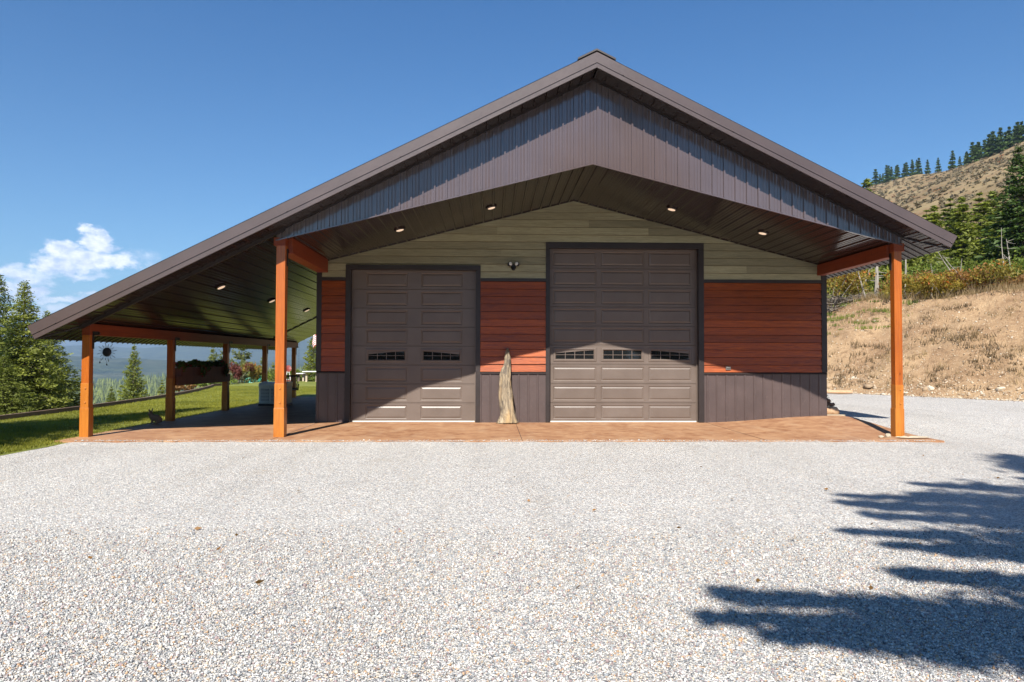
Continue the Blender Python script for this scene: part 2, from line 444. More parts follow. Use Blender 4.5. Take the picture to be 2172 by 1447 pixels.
m, t, out = new_mat('wild_ground'); p = wpos(t)
a = t.noise(p, .08, 6, .6); b_ = t.noise(p, .9, 6, .65)
c = t.mix(t.mapr(a, .35, .65), (.16, .12, .06), (.28, .22, .12)); c = t.mix(t.mapr(b_, .45, .7, 0, .6), c, (.12, .11, .045))
dl = t.vmath('LENGTH', p); fo = t.mapr(t.math('ADD', dl, t.math('MULTIPLY', t.noise(p, .01, 4), 120)), 90, 200)
c = t.mix(fo, c, t.mix(t.noise(p, .03, 6, .7), (.015, .026, .012), (.055, .07, .028)))
pbsdf(t, out, c, .95, .15, normal=t.bump(b_, .6, .1)); M['wild'] = m

m, t, out = new_mat('dry_grass_hillside'); p = wpos(t)
a = t.noise(p, .018, 6, .6); b_ = t.noise(t.scale(p, (1, 1, 2.5)), .12, 7, .68); d_ = t.noise(t.scale(p, (1, .5, 2)), .5, 5, .7)
c = t.mix(t.mapr(a, .35, .65), (.17, .12, .062), (.28, .215, .12)); c = t.mix(t.mapr(b_, .46, .66, 0, .75), c, (.15, .075, .04))
c = t.mix(t.mapr(d_, .52, .68, 0, .6), c, (.155, .13, .07)); c = t.mix(t.mapr(t.noise(p, .05, 5, .7), .56, .68, 0, .6), c, (.14, .125, .05))
pbsdf(t, out, c, .95, .1, normal=t.bump(b_, .6, 1.2)); M['hill'] = m

m, t, out = new_mat('forested_mountain'); p = wpos(t)
a = t.noise(p, .0011, 5, .6); b_ = t.noise(p, .012, 6, .75)
c = t.mix(t.mapr(b_, .38, .62), (.018, .032, .016), (.06, .075, .032)); c = t.mix(t.mapr(a, .55, .7, 0, .6), c, (.17, .155, .09))
pbsdf(t, out, c, .95, .05, normal=t.bump(b_, 1, 25)); M['mount'] = m
m, t, out = new_mat('stones')
at = t.node('ShaderNodeAttribute'); at.attribute_name = 'stone_colour'
pbsdf(t, out, at.outputs['Color'], .8, .3, normal=t.bump(t.noise(wpos(t), 300, 2), .15, .002)); M['stones'] = m
m, t, out = new_mat('weathered_driftwood'); p = objc(t)
g = t.noise(t.scale(p, (30, 30, 2.2)), 1, 6, .7, .8); g2 = t.noise(t.scale(p, (7, 7, 3)), 1.3, 5, .7)
c = t.mix(t.mapr(g, .35, .65), (.11, .085, .06), (.41, .33, .225)); c = t.mix(t.mapr(g2, .50, .60, 0, .9), c, (.13, .11, .09))
c = t.mix(t.mapr(t.noise(t.scale(p, (3, 3, 1)), 1, 3), .5, .7, 0, .6), c, (.56, .36, .15))
pbsdf(t, out, c, .85, .2, normal=t.bump(t.math('ADD', g, g2), 1, .02)); M['drift'] = m
M['rock'] = m_paint('pale_rock', (.46, .38, .28), .9, .2, 0, .35, 1)
M['fur'] = m_paint('brown_rabbit_finish', (.24, .17, .11), .8, .2, 0, .35, .4)
M['teal'] = m_paint('teal_paint', (.05, .42, .32), .4, .5)
M['red'] = m_paint('red_paint', (.26, .05, .04), .5, .4)
M['log'] = m_wood('peeled_log_wood', (.36, .20, .10), (.58, .40, .25), .7, 1)
M['logbark'] = m_wood('log_bark', (.10, .06, .04), (.20, .13, .09), .85, 1)


# ------------------------------------------------------------------ terrain
def g_yard(x, y):
    return .17 * S((x - 3) / 3.3) * S((y + 3.5) / 3.5) + .12 * S((x - 6.5) / 6) * S((y + 3) / 7)


TOE = np.array([14.75, 4.91]); NB = np.array([.888, .461]); TB = np.array([-.461, .888])


def edge_x(y): return -14.05 - .0063 * np.clip(y, 0, 24) ** 2 + .10 * np.clip(-y, 0, 60)


def softmax0(v, k): return np.where(v > 0, v, 0)


def H(x, y):
    x = np.asarray(x, float); y = np.asarray(y, float)
    z = g_yard(x, y)
    s = (x - TOE[0]) * NB[0] + (y - TOE[1]) * NB[1] - 1.2 * S((y - 14) / 25) * 0
    bank = 4.0 * S(np.clip(s / 6.3, 0, 1) * .94 + .03 * (s > 0)) * (s > 0)
    bank = np.where(s > 0, np.minimum(.66 * s, 4.02 + .04 * (s - 6.1)), 0)
    z = z + bank
    hh = np.maximum(s - 20, 0)
    kk = np.clip((x - 38) / 215, 0, 1); hill = (93 * (kk - .10 * kk ** 6)) * (1 - .11 * S((500 - y) / 260)) + .03 * hh
    hill = np.where(x > 253, 83.7 * (1 - .11 * S((500 - y) / 260)) + .03 * hh - .25 * (x - 253), hill)
    z = z + np.where(s > 20, hill, 0) * np.clip((s - 20) / 30, 0, 1)
    e = np.maximum(edge_x(y) - x, y - 34 - .4 * np.maximum(x, 0))
    e = np.where(x > 30, 0, e) * (y > -60)
    fall = -62 * (1 - np.exp(-np.maximum(e, 0) / 110.)) * S((34 - x) / 40)
    return z + fall


def Hs(x, y): return float(H(x, y))


# the base sheet, reaching the horizon
u = np.linspace(-1, 1, 331); gx = np.sinh(u * 7.2) / math.sinh(7.2) * 14000; gy = gx + 4
X, Y = np.meshgrid(gx, gy)
Z = H(X, Y) - .09
r_ = np.hypot(X, Y)
Z += fbm(X, Y, 400, 4, 3) * 14 * S((r_ - 300) / 900) * (X < 60)
Z = np.where((X > 22) & (((X - TOE[0]) * NB[0] + (Y - TOE[1]) * NB[1]) > 22) & (X < 275), Z - 9, Z)
Z -= .35 * (S(((X - TOE[0]) * NB[0] + (Y - TOE[1]) * NB[1] + .8) / 1.)) * (r_ < 400)
o = grid_mesh('ground', X, Y, Z, M['wild']); tag(o, kind='structure')

# gravel yard sheet
gx = np.linspace(-9.72, 26, 240); gy = np.concatenate([np.linspace(-60, -20, 40), np.linspace(-19.8, 34, 330)])
X, Y = np.meshgrid(gx, gy)
jag = .10 * fbm(Y[:, :1] * 0 + 3, Y[:, :1], .5, 3, 5)
X = X + jag * (X < -9.5) - .35 * S((-4.2 - Y) / 4) * (X < -9.5) * 0
smask = (X - TOE[0]) * NB[0] + (Y - TOE[1]) * NB[1]
Xc = X - np.maximum(smask - .25, 0) * NB[0]; Yc = Y - np.maximum(smask - .25, 0) * NB[1]
Z = g_yard(Xc, Yc) - .035 + .012 * fbm(Xc, Yc, 1.5, 3, 8)
inside = (Xc > -9.7) & (Xc < 6.5) & (Yc > -3.9)
Z = np.where((Xc > -9.6) & (Xc < 6.4) & (Yc > -3.75) & (Yc < 12), Z - .12, Z)
edge = np.clip(1 - np.abs(Yc + 4.05) / .35, 0, 1) * (Xc > -9.6) * (Xc < 6.4)
Z += edge * .02 * (1 + fbm(Xc, Yc, .25, 2, 9))
o = grid_mesh('gravel_yard', Xc, Yc, Z, M['gravel']); tag(o, kind='structure')

# the lawn
v_ = np.concatenate([np.linspace(-60, -16, 20), np.linspace(-15, 34, 120)]); w_ = np.linspace(0, 1, 60)
W, Vv = np.meshgrid(w_, v_); x0 = edge_x(Vv); x1 = np.where(Vv > 12.1, 9.0, -9.68)
X = x0 * (1 - W) + x1 * W
o = grid_mesh('lawn', X, Vv, np.full_like(X, -.025) + .02 * fbm(X, Vv, 2, 3, 2), M['turf']); tag(o, kind='structure')

# grass blades, standing tufts over the lawn in view
def blades(n, xs, ys, hgt, wid, z0, tintf=None):
    a = rng.uniform(0, 2 * np.pi, n); h = hgt * rng.uniform(.6, 1.3, n); w = wid * rng.uniform(.6, 1.4, n)
    lean = rng.uniform(.1, .7, n) * h; la = rng.uniform(0, 2 * np.pi, n)
    p = np.stack([xs, ys, z0], 1)
    sd = np.stack([np.cos(a), np.sin(a), 0 * a], 1) * w[:, None] * .5
    tip = p + np.stack([np.cos(la) * lean, np.sin(la) * lean, h], 1)
    V = np.stack([p - sd, p + sd, tip], 1).reshape(-1, 3); F = np.arange(3 * n).reshape(n, 3)
    return V, F


n = 150000
ys = -9 + 33 * rng.uniform(0, 1, n) ** 1.5
xe = edge_x(ys); xs = xe + (-9.78 - xe) * rng.uniform(0, 1, n)
V, F = blades(n, xs, ys, .045, .014, np.full(n, -.03))
tint = np.clip(.5 + .5 * fbm(xs, ys, 1.2, 3, 4) + rng.normal(0, .2, n), 0, 1)
o = np_mesh('lawn_grass', V, F, M['grass'], tint=tint); tag(o, 'short mown green grass blades covering the lawn left of the garage', 'grass', kind='stuff')

# cut bank of dry dirt
tt = np.linspace(-40, 60, 420); ss = np.linspace(-.9, 14, 150)
Sg, Tg = np.meshgrid(ss, tt)
X = TOE[0] + NB[0] * Sg + TB[0] * Tg; Y = TOE[1] + NB[1] * Sg + TB[1] * Tg
off = .5 * fbm(Tg, Sg * 0, 7, 3, 21)
Sg2 = Sg - off * S((Sg + .3) / 1.5)
Zb = np.where(Sg2 > 0, np.minimum(.66 * Sg2, 4.02 + .04 * (Sg2 - 6.1)), 0)
rough = (.26 * fbm(Tg, Sg, 1.7, 5, 22) + .10 * np.abs(fbm(Tg, Sg * .6, .6, 4, 25)) - .09 * np.abs(fbm(Tg + 5, Sg * .5, 1.0, 3, 29))) * S(Sg / .9)
Zb = Zb + rough + g_yard(X, Y) - .045 + .03 * S((Sg + .4) / .6)
Zb = np.where(Sg < -.5, Zb - .05, Zb)
o = grid_mesh('dirt_bank', X, Y, Zb, M['dirt']); tag(o, kind='structure')


def bankz(s, tq):
    x = TOE[0] + NB[0] * s + TB[0] * tq; y = TOE[1] + NB[1] * s + TB[1] * tq
    of = .5 * fbm(tq, tq * 0, 7, 3, 21); s2 = s - of * S((s + .3) / 1.5)
    z = np.where(s2 > 0, np.minimum(.66 * s2, 4.02 + .04 * (s2 - 6.1)), 0)
    rg = (.26 * fbm(tq, s, 1.7, 5, 22) + .10 * np.abs(fbm(tq, s * .6, .6, 4, 25)) - .09 * np.abs(fbm(tq + 5, s * .5, 1.0, 3, 29))) * S(s / .9)
    return x, y, z + rg + g_yard(x, y) - .015


# terrace behind the bank and the hillside
gx = np.linspace(20, 262, 180); gy = np.concatenate([np.linspace(-40, 150, 110), np.linspace(156, 900, 110)])
X, Y = np.meshgrid(gx, gy); s_ = (X - TOE[0]) * NB[0] + (Y - TOE[1]) * NB[1]
Z = H(X, Y) + (fbm(X, Y, 60, 5, 31) * 5 + fbm(X, Y, 18, 4, 35) * 1.1) * S((X - 45) / 70)
Z = np.where(s_ < 21, H(X, Y) - .6, Z)
hill_Z = Z
o = grid_mesh('hillside', X, Y, Z, M['hill']); tag(o, kind='structure')
HX, HY = gx, gy


def hillz(x, y):
    i = np.clip(np.searchsorted(HX, x) - 1, 0, len(HX) - 2); j = np.clip(np.searchsorted(HY, y) - 1, 0, len(HY) - 2)
    fx = np.clip((x - HX[i]) / (HX[i + 1] - HX[i]), 0, 1); fy = np.clip((y - HY[j]) / (HY[j + 1] - HY[j]), 0, 1)
    return (hill_Z[j, i] * (1 - fx) + hill_Z[j, i + 1] * fx) * (1 - fy) + (hill_Z[j + 1, i] * (1 - fx) + hill_Z[j + 1, i + 1] * fx) * fy


# distant mountains: two ranges beyond the valley
def rng_mesh(name, y0, y1, x0, x1, crest, base, seed, nx=260, ny=60):
    gx = np.linspace(x0, x1, nx); gy = np.linspace(y0, y1, ny); X, Y = np.meshgrid(gx, gy)
    k = (Y - y0) / (y1 - y0); prof = S(k * 1.5) * (1 - .8 * S((k - .7) / .3))
    c = crest(X) * (1 + .22 * fbm(X, Y * .3, (x1 - x0) / 9, 5, seed))
    Z = base + c * prof + fbm(X, Y, (y1 - y0) / 4, 5, seed + 3) * c * .16 * prof - 6
    o = grid_mesh(name, X, Y, Z, M['mount']); tag(o, kind='structure'); return o


rng_mesh('far_mountains', 6500, 11000, -9500, 4500, lambda x: 470 + 60 * np.sin(x / 1500 + 1), -62, 41)
rng_mesh('mid_mountains', 4000, 6500, -5600, 2500, lambda x: 205 + 50 * np.sin(x / 800 + 2.4), -62, 51)
rng_mesh('wooded_foothills', 2200, 3400, -3000, 1500, lambda x: 62 + 16 * np.sin(x / 420), -62, 61)


# ------------------------------------------------------------------ trees
def diamonds(c, d, l, w, r):
    """c centres, d unit directions, l lengths, w widths -> pointed leaf cards"""
    n = len(c); rv = r.normal(size=(n, 3)); sd = np.cross(d, rv); sd /= np.linalg.norm(sd, axis=1, keepdims=True) + 1e-9
    a = c - d * l[:, None] * .5; b = c + d * l[:, None] * .5
    m1 = c - d * l[:, None] * .1 + sd * w[:, None] * .5; m2 = c - d * l[:, None] * .1 - sd * w[:, None] * .5
    V = np.stack([a, m1, b, m2], 1).reshape(-1, 3); F = np.arange(4 * n).reshape(n, 4); return V, F


def conifer_mesh(key, Ht, Rd, levels, per, cards, seed, z0=.06, droop=.35, prof=.85, blade=.16, bw=.4, up=.12, clump=0, ragged=.3, limb_r=.012, mat='fir'):
    r = np.random.default_rng(seed); Cs = []; Ds = []; Ls = []; Ts = []
    tr = MB(); hs = [0, .25, .5, .75, 1]
    tr.tube([(0.02 * Ht * .2 * math.sin(h * 5), 0, Ht * h * .985) for h in hs], [Ht * .021 * (1 - h) + .008 for h in hs], 8)
    for i in range(levels):
        t = z0 + (1 - z0) * (i + r.uniform(0, .9)) / levels
        z = Ht * t; Lm = Rd * (1 - t) ** prof * (1.0 if t > z0 + .06 else .75) + .02 * Rd
        for k in range(per):
            az = 2 * math.pi * (k + r.uniform(0, 1)) / per + i * 1.3
            L = Lm * (1 - ragged * r.uniform(0, 1) ** 1.5) * (1 + .12 * math.sin(az * 2 + seed))
            if L < .04: L = .05
            dh = np.array([math.cos(az), math.sin(az), 0]); pr = np.array([-dh[1], dh[0], 0])
            n = max(5, int(cards * L / Rd + 3)); s = r.uniform(.08, 1, n) ** .75
            dr = droop * r.uniform(.6, 1.3); uu = up * r.uniform(.5, 1.6) + .25 * t
            zz = L * (uu * s - dr * s ** 1.8 + dr * .35 * s ** 3)
            wl = (.42 * L * (1 - s) ** .7 + .05 * L + .02) * r.uniform(-1, 1, n)
            if clump: s = np.round(s * clump) / clump + r.normal(0, .035, n); wl = wl * .7
            c = dh * (L * s)[:, None] + pr * wl[:, None] * .8 + np.array([0, 0, 1]) * (z + zz - .12 * np.abs(wl))[:, None] + r.normal(0, .026 * Rd, (n, 3)) * [1, 1, .8]
            d = dh * .55 + pr * (np.sign(wl) * .55)[:, None] + np.array([0, 0, 1]) * r.normal(-.03, .28, n)[:, None] + r.normal(0, .22, (n, 3))
            d /= np.linalg.norm(d, axis=1, keepdims=True)
            Cs.append(c); Ds.append(d); Ls.append(blade * r.uniform(.55, 1.3, n) * (.7 + .5 * min(1, L / Rd * 1.6)))
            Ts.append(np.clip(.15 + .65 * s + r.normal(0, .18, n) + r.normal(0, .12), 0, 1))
            if L > .25 * Rd and k % 2 == 0:
                q = [(0, 0, z)] + [tuple(dh * L * f + np.array([0, 0, z + L * (uu * f - dr * f ** 1.8 + dr * .35 * f ** 3)])) for f in (.35, .75)]
                tr.tube(q, [limb_r * Ht * .35, limb_r * Ht * .2, .004], 4, False)
    c = np.concatenate(Cs); d = np.concatenate(Ds); l = np.concatenate(Ls); tn = np.concatenate(Ts)
    V, F = diamonds(c, d, l, l * bw, r)
    return V, F, tn, tr


TREES = {}


def place_tree(key, name, loc, sc, rz, label, group=None, cat='tree', parms=None, mat='fir', bark='bark', sz=None):
    """first use builds the meshes, later uses copy the thing with its parts"""
    if key not in TREES:
        V, F, tn, tr = conifer_mesh(key, **parms)
        root = empty(name)
        tr.build('trunk', M[bark], root); np_mesh('crown', V, F, M[mat], root, tint=tn)
        TREES[key] = root
    else:
        src = TREES[key]; root = src.copy(); col.objects.link(root); root.name = name
        for k in ('group',):
            if k in root: del root[k]
        for ch in src.children:
            c = ch.copy(); col.objects.link(c); c.parent = root
    root.location = loc; root.rotation_euler = (0, 0, rz); root.scale = (sc, sc, sz or sc)
    tag(root, label, cat, group); return root


def scatter_leaves(blobs, n, ls, r, flat=.0, tipup=0.2):
    """leaf cards through a set of ellipsoid blobs (x,y,z,rx,ry,rz)"""
    B = np.array(blobs); vol = B[:, 3] * B[:, 4] * B[:, 5]; idx = r.choice(len(B), n, p=vol / vol.sum())
    q = r.normal(size=(n, 3)); q /= np.linalg.norm(q, axis=1, keepdims=True); q *= (r.uniform(0, 1, n) ** .45)[:, None]
    c = B[idx, :3] + q * B[idx, 3:]; d = r.normal(size=(n, 3)) + q * .8 + np.array([0, 0, tipup]); d /= np.linalg.norm(d, axis=1, keepdims=True)
    l = ls * r.uniform(.5, 1.4, n); return c, d, l


def shrub(name, loc, w, h, n, ls, mat, label, seed, group=None, cat='shrub', nb=9, stems=5, bwid=.5):
    r = np.random.default_rng(seed)
    bl = [(r.normal(0, .28) * w, r.normal(0, .28) * w, h * r.uniform(.3, .8), w * r.uniform(.14, .3), w * r.uniform(.14, .3), h * r.uniform(.14, .26)) for _ in range(nb)]
    c, d, l = scatter_leaves(bl, n, ls, r); V, F = diamonds(c, d, l, l * bwid, r)
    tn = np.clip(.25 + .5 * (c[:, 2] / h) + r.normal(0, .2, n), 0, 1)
    root = empty(name, loc, 0, label, cat, group)
    sm = MB()
    for b in bl[:stems]: sm.tube([(0, 0, -.05), (b[0] * .5, b[1] * .5, b[2] * .5), (b[0], b[1], b[2])], [.012 * h + .006, .008 * h + .004, .003], 5, False)
    sm.build('stem', M['bark'], root); np_mesh('foliage', V, F, M[mat], root, tint=tn); return root

# ------------------------------------------------------------------ the garage building
bld = empty('garage_building', (0, 0, 0), 0, 'brown metal gabled garage with orange timber posts and a lean-to porch', 'garage')
YF, YS, YR = -3.91, -3.31, 12.0
XL, XR = -10.45, 6.86


def zu(x): return 7.06 - .5 * abs(x)      # underside of the roof
def zc(x): return 5.376 - .253 * abs(x)   # porch ceiling


def ribbed(name, xs0, xs1, lo, hi, nrm, mat, parent, pitch=.2286, h=.026, phase=0., minor=True, extra=(), screws=None, base=.0):
    """sheet with trapezoid ribs; lo(x), hi(x) give the two ends of the line at x; nrm = outward normal"""
    nrm = Vector(nrm).normalized(); pts = {xs0: None, xs1: None}
    k0 = math.floor((xs0 - phase) / pitch) - 1; k1 = math.ceil((xs1 - phase) / pitch) + 1
    prof = [(-.024, 0), (-.015, 1), (.015, 1), (.024, 0)]
    if minor: prof += [(.070, 0), (.078, .18), (.088, .18), (.096, 0), (.132, 0), (.140, .18), (.150, .18), (.158, 0)]
    samples = []
    for k in range(k0, k1 + 1):
        for dx, o in prof: samples.append((phase + k * pitch + dx, o * h))
    samples.sort()
    xsv = [a for a, b in samples]; ov = [b for a, b in samples]
    res = [(a, b) for a, b in samples if xs0 < a < xs1]
    for e in (xs0, xs1, *extra): res.append((e, float(np.interp(e, xsv, ov))))
    res.sort()
    mb = MB(); vs = []; fs = []
    for x, o in res:
        a = Vector(lo(x)) + nrm * (o + base); b = Vector(hi(x)) + nrm * (o + base); vs += [a, b]
    for i in range(len(res) - 1): fs.append((2 * i, 2 * i + 1, 2 * i + 3, 2 * i + 2))
    mb.add(vs, fs)
    if screws:
        for p in screws:
            Mx = nrm.to_track_quat('Z', 'Y').to_matrix()
            mb.lathe([(.011, -.001), (.011, .005), (.006, .009)], Vector(p), 6, Mx)
    return mb.build(name, mat, parent)


# solid core of the building
cb = MB(); cb.prism([(-6.1, -.02), (6.12, -.02), (6.12, 3.9), (0, 6.9), (-6.1, 3.9)], .20, 11.6)
cb.build('wall', M['wains'], bld)

# roof sheets
for sgn, xe in ((-1, XL), (1, XR)):
    xa, xb = (xe, 0) if sgn < 0 else (0, xe)
    def lo(y, sgn=sgn, xe=xe): return (0, y, 7.335)
    def hi(y, sgn=sgn, xe=xe): return (xe, y, 7.335 - .5 * abs(xe))
    ribbed('roof', YF + .02, YR, lo, hi, (sgn * .5, 0, 1), M['roof_metal'], bld)
# fascia along the two rakes
fa = MB(); fa.prism([(0, 7.345), (XL - .05, 2.095), (XL + .03, 1.925 + .01), (0, 7.145)], YF, YF + .03)
fa.prism([(0, 7.345), (XR + .05, 3.89), (XR - .03, 3.745), (0, 7.145)], YF, YF + .03)
fa.build('rake_fascia', M['roof_metal'], bld)
fa = MB(); fa.prism([(0, 7.141), (XL + .03, 1.931), (XL + .07, 1.855), (0, 7.055)], YF + .012, YF + .05)
fa.prism([(0, 7.141), (XR - .03, 3.741), (XR - .07, 3.668), (0, 7.055)], YF + .012, YF + .05)
for k in range(9):
    x = -10 + k * 2.1
    if x < XR: fa.lathe([(.013, 0), (.013, .006), (.007, .010)], (x, YF - .0, 7.16 - .5 * abs(x)), 6, Matrix.Rotation(R(90), 3, 'X'))
fa.build('rake_trim', M['roof_metal'], bld)
rf = MB(); rf.prism([(0, 7.345), (XL - .05, 2.095), (XL + .03, 1.925), (0, 7.055)], YR - .03, YR)
rf.prism([(0, 7.345), (XR + .05, 3.89), (XR - .03, 3.73), (0, 7.055)], YR - .03, YR); rf.build('rear_fascia', M['roof_metal'], bld)
ef = MB(); ef.prism([(XL - .05, 2.093), (XL + .0, 2.093 - .0), (XL + .09, 1.87), (XL + .04, 1.87)], YF + .055, YR - .035)
ef.build('eave_fascia', M['roof_metal'], bld); ef = MB()
ef.prism([(XR + .05, 3.888), (XR, 3.888), (XR - .09, 3.69), (XR - .04, 3.69)], YF + .055, YR - .035)
ef.build('eave_fascia', M['roof_metal'], bld)
rc = MB(); rc.prism([(0, 7.415), (-.36, 7.235), (-.36, 7.200), (0, 7.380)], YF + .005, YR - .005); rc.prism([(0, 7.415), (.36, 7.235), (.36, 7.200), (0, 7.380)], YF + .005, YR - .005)
rc.build('ridge_cap', M['trim'], bld)

# soffits: rake strips (ribs run front to back), eave strips (ribs run down the slope)
def strip(name, x0, x1, y0, y1, zf, nrm, mat, extra=(), **kw):
    return ribbed(name, x0, x1, lambda x: (x, y0, zf(x)), lambda x: (x, y1, zf(x)), nrm, mat, bld, extra=extra, **kw)


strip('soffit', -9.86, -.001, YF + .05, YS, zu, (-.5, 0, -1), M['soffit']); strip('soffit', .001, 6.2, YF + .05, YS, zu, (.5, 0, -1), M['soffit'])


def eave(x0, x1):
    sg = 1 if x0 > 0 else -1
    def lo(y):   # mitred at the front corner
        a = x0; b = x1; return (a, y, zu(a))
    def hi(y):
        k = min(1, max(.02, (y - (YF + .06)) / (YS - YF - .06)))
        x = x0 + (x1 - x0) * (k if y < YS else 1); return (x0 + (x1 - x0) * 1.0, y, zu(x1))
    ribbed('eave_soffit', YS, YR - .03, lo, hi, (sg * .5, 0, -1), M['soffit'], bld, extra=(), base=.0)
    strip('soffit', min(x0, x1), max(x0, x1), YF + .05, YS, zu, (sg * .5, 0, -1), M['soffit'])


eave(-9.86, XL + .06); eave(6.2, XR - .06)
# dark hip battens on the soffit corners
hb = MB(); hb.bar((-9.86, YS, zu(9.86) - .012), (XL + .06, YF + .06, zu(10.39) - .012), .035, .02); hb.build('soffit_batten', M['trim'], bld)
hb = MB(); hb.bar((6.2, YS, zu(6.2) - .012), (XR - .06, YF + .06, zu(6.8) - .012), .035, .02)
hb.build('soffit_batten', M['trim'], bld)

# lean-to ceiling and porch ceiling
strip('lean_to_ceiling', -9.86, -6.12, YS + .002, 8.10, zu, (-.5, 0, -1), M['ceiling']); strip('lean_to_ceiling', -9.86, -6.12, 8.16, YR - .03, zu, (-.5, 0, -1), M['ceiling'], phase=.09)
for y, w, d in ((YS - .03, .07, .07), (8.13, .05, .035)):
    tr = MB(); tr.add([(x, yy, zu(x) - dz) for x in (-9.86, -6.0) for yy in (y - w / 2, y + w / 2) for dz in (d, -.0)], [(0, 1, 3, 2), (4, 6, 7, 5), (0, 4, 5, 1), (2, 3, 7, 6), (0, 2, 6, 4)])
    tr.build('ceiling_trim', M['trim'], bld)
for a, b, nx in ((-6.0, -.001, -.253), (.001, 6.14, .253)):
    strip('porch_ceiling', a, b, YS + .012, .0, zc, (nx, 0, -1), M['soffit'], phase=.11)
# gable skin of vertical ribbed sheet, with its screws
scr = []
for k in range(-27, 28):
    x = .04 + k * .2286 + .115
    if abs(x) < 5.9: scr.append((x - .07, YS - .001, zc(x) + .055))
    if 5.80 < zu(x) - .12: scr.append((x - .07, YS - .001, 5.80))
    if 4.75 > zc(x) + .1 and 4.75 < zu(x) - .1: scr.append((x - .07, YS - .001, 4.75))
ribbed('gable_skin', -6.17, 6.17, lambda x: (x, YS, zc(x) + .004), lambda x: (x, YS, zu(x) + .01), (0, -1, 0), M['skin'], bld, phase=.10 - .0, extra=(0,), screws=scr, h=.034)
gt = MB()
for sg in (-1, 1):
    gt.add([(0, YS - .03, zc(0) + .0), (sg * 6.17, YS - .03, zc(6.17) + .0), (sg * 6.17, YS + .01, zc(6.17)), (0, YS + .01, zc(0)),
            (0, YS - .03, zc(0) - .022), (sg * 6.17, YS - .03, zc(6.17) - .022), (sg * 6.17, YS + .01, zc(6.17) - .022), (0, YS + .01, zc(0) - .022)],
           [(0, 1, 2, 3), (4, 7, 6, 5), (0, 4, 5, 1), (3, 2, 6, 7), (1, 5, 6, 2), (0, 3, 7, 4)])
gt.build('drip_trim', M['skin'], bld)
gt = MB()
for sg in (-1, 1):
    gt.add([(0, YS - .045, zu(0)), (sg * 6.2, YS - .045, zu(6.2)), (sg * 6.2, YS - .002, zu(6.2)), (0, YS - .002, zu(0)),
            (0, YS - .045, zu(0) - .03), (sg * 6.2, YS - .045, zu(6.2) - .03), (sg * 6.2, YS - .002, zu(6.2) - .03), (0, YS - .002, zu(0) - .03)],
           [(0, 1, 2, 3), (4, 7, 6, 5), (0, 4, 5, 1), (3, 2, 6, 7), (1, 5, 6, 2), (0, 3, 7, 4)])
gt.build('gable_top_trim', M['trim'], bld)
# ceiling edge trim on the wall
ct = MB(); ct.prism([(0, zc(0) - .0), (-5.95, zc(5.95)), (-5.95, zc(5.95) - .022), (0, zc(0) - .022)], -.045, -.02); ct.prism([(0, zc(0)), (5.95, zc(5.95)), (5.95, zc(5.95) - .022), (0, zc(0) - .022)], -.045, -.02)
ct.build('ceiling_edge_trim', M['soffit'], bld)


# posts and beams
def post(x, y, top, w=.19, wz=.03, cap=False):
    p = MB(); p.box(x - w / 2, x + w / 2, y, y + w, .9, top)
    o = p.build('post', M['post'], bld, bevel=.006)
    b = MB(); b.box(x - w / 2 - .013, x + w / 2 + .013, y - .016, y + w + .013, -.06, .56); b.build('post_base', M['postb'], o, bevel=.005)
    b = MB(); b.box(x - w / 2 - .004, x + w / 2 + .004, y - .012, y + w + .004, .56, 1.03)
    for zz in (.66, .93):
        b.lathe([(.016, 0), (.016, .012), (.006, .016)], (x + .015, y - .012, zz), 8, Matrix.Rotation(R(90), 3, 'X'))
    b.build('post_plate', M['postb'], o, bevel=.003)
    if cap:
        c = MB(); sg = -1 if x < 0 else 1
        c.box(x - w / 2 - (.05 if sg < 0 else .003), x + w / 2 + (.05 if sg > 0 else .003), y - .012, y + w + .02, top - .16, top); c.build('post_cap', M['beam'], o, bevel=.004)
    return o


def bracket(o, x, y, z, side):
    b = MB(); b.box(x, x + side * .012, y - .03, y + .03, z - .24, z + .06); b.box(x, x + side * .012, y - .03, y + .20, z + .03, z + .10)
    b.lathe([(.028, 0), (.028, .02), (.012, .026)], (x + side * .012, y + .17, z + .065), 8, Matrix.Rotation(side * R(90), 3, 'Y'))
    b.build('bracket', M['black'], o)


pL = post(-6.075, YS, 3.865, .176, cap=True); bracket(pL, -5.985, YS + .12, 3.56, 1)
pR = post(6.09, YS, 3.84, .154, cap=True); bracket(pR, 6.012, YS + .12, 3.56, -1)
for k in range(5):
    p_ = post(-9.772, YS + 3.652 * k, 1.955, .146); bracket(p_, -9.698, YS + 3.652 * k + .12, 1.93, 1)
b = MB(); b.box(-6.17, -5.90, YS + .18, -.03, 3.58, 3.90); b.build('beam', M['beam'], bld, bevel=.006)
b = MB(); b.box(5.955, 6.15, YS + .16, -.03, 3.58, 3.84); b.build('beam', M['beam'], bld, bevel=.006)
b = MB(); b.box(-9.85, -9.695, YS - .0, YR - .3, 1.957, 2.175); b.build('beam', M['beam'], bld, bevel=.006)
b = MB(); b.box(-6.17, -5.99, YS + .01, 11.6, 3.903, 4.02); b.build('beam_filler', M['trim'], bld)

# siding boards
EXP = .1815


def boards(name, mat, rows, jn=None):
    """rows = (x0b, x1b, x0t, x1t, z0, z1)"""
    mb = MB()
    for (a0, a1, t0, t1, z0, z1) in rows:
        yb, yt = -.042, -.014; zg = z0 + .009
        mb.add([(a0, .0, zg), (a1, .0, zg), (a1, yb, zg), (a0, yb, zg), (t0, .0, z1), (t1, .0, z1), (t1, yt, z1), (t0, yt, z1)],
               [(0, 1, 2, 3), (4, 7, 6, 5), (3, 2, 6, 7), (0, 3, 7, 4), (1, 5, 6, 2), (0, 4, 5, 1)])
    return mb.build(name, mat, bld)


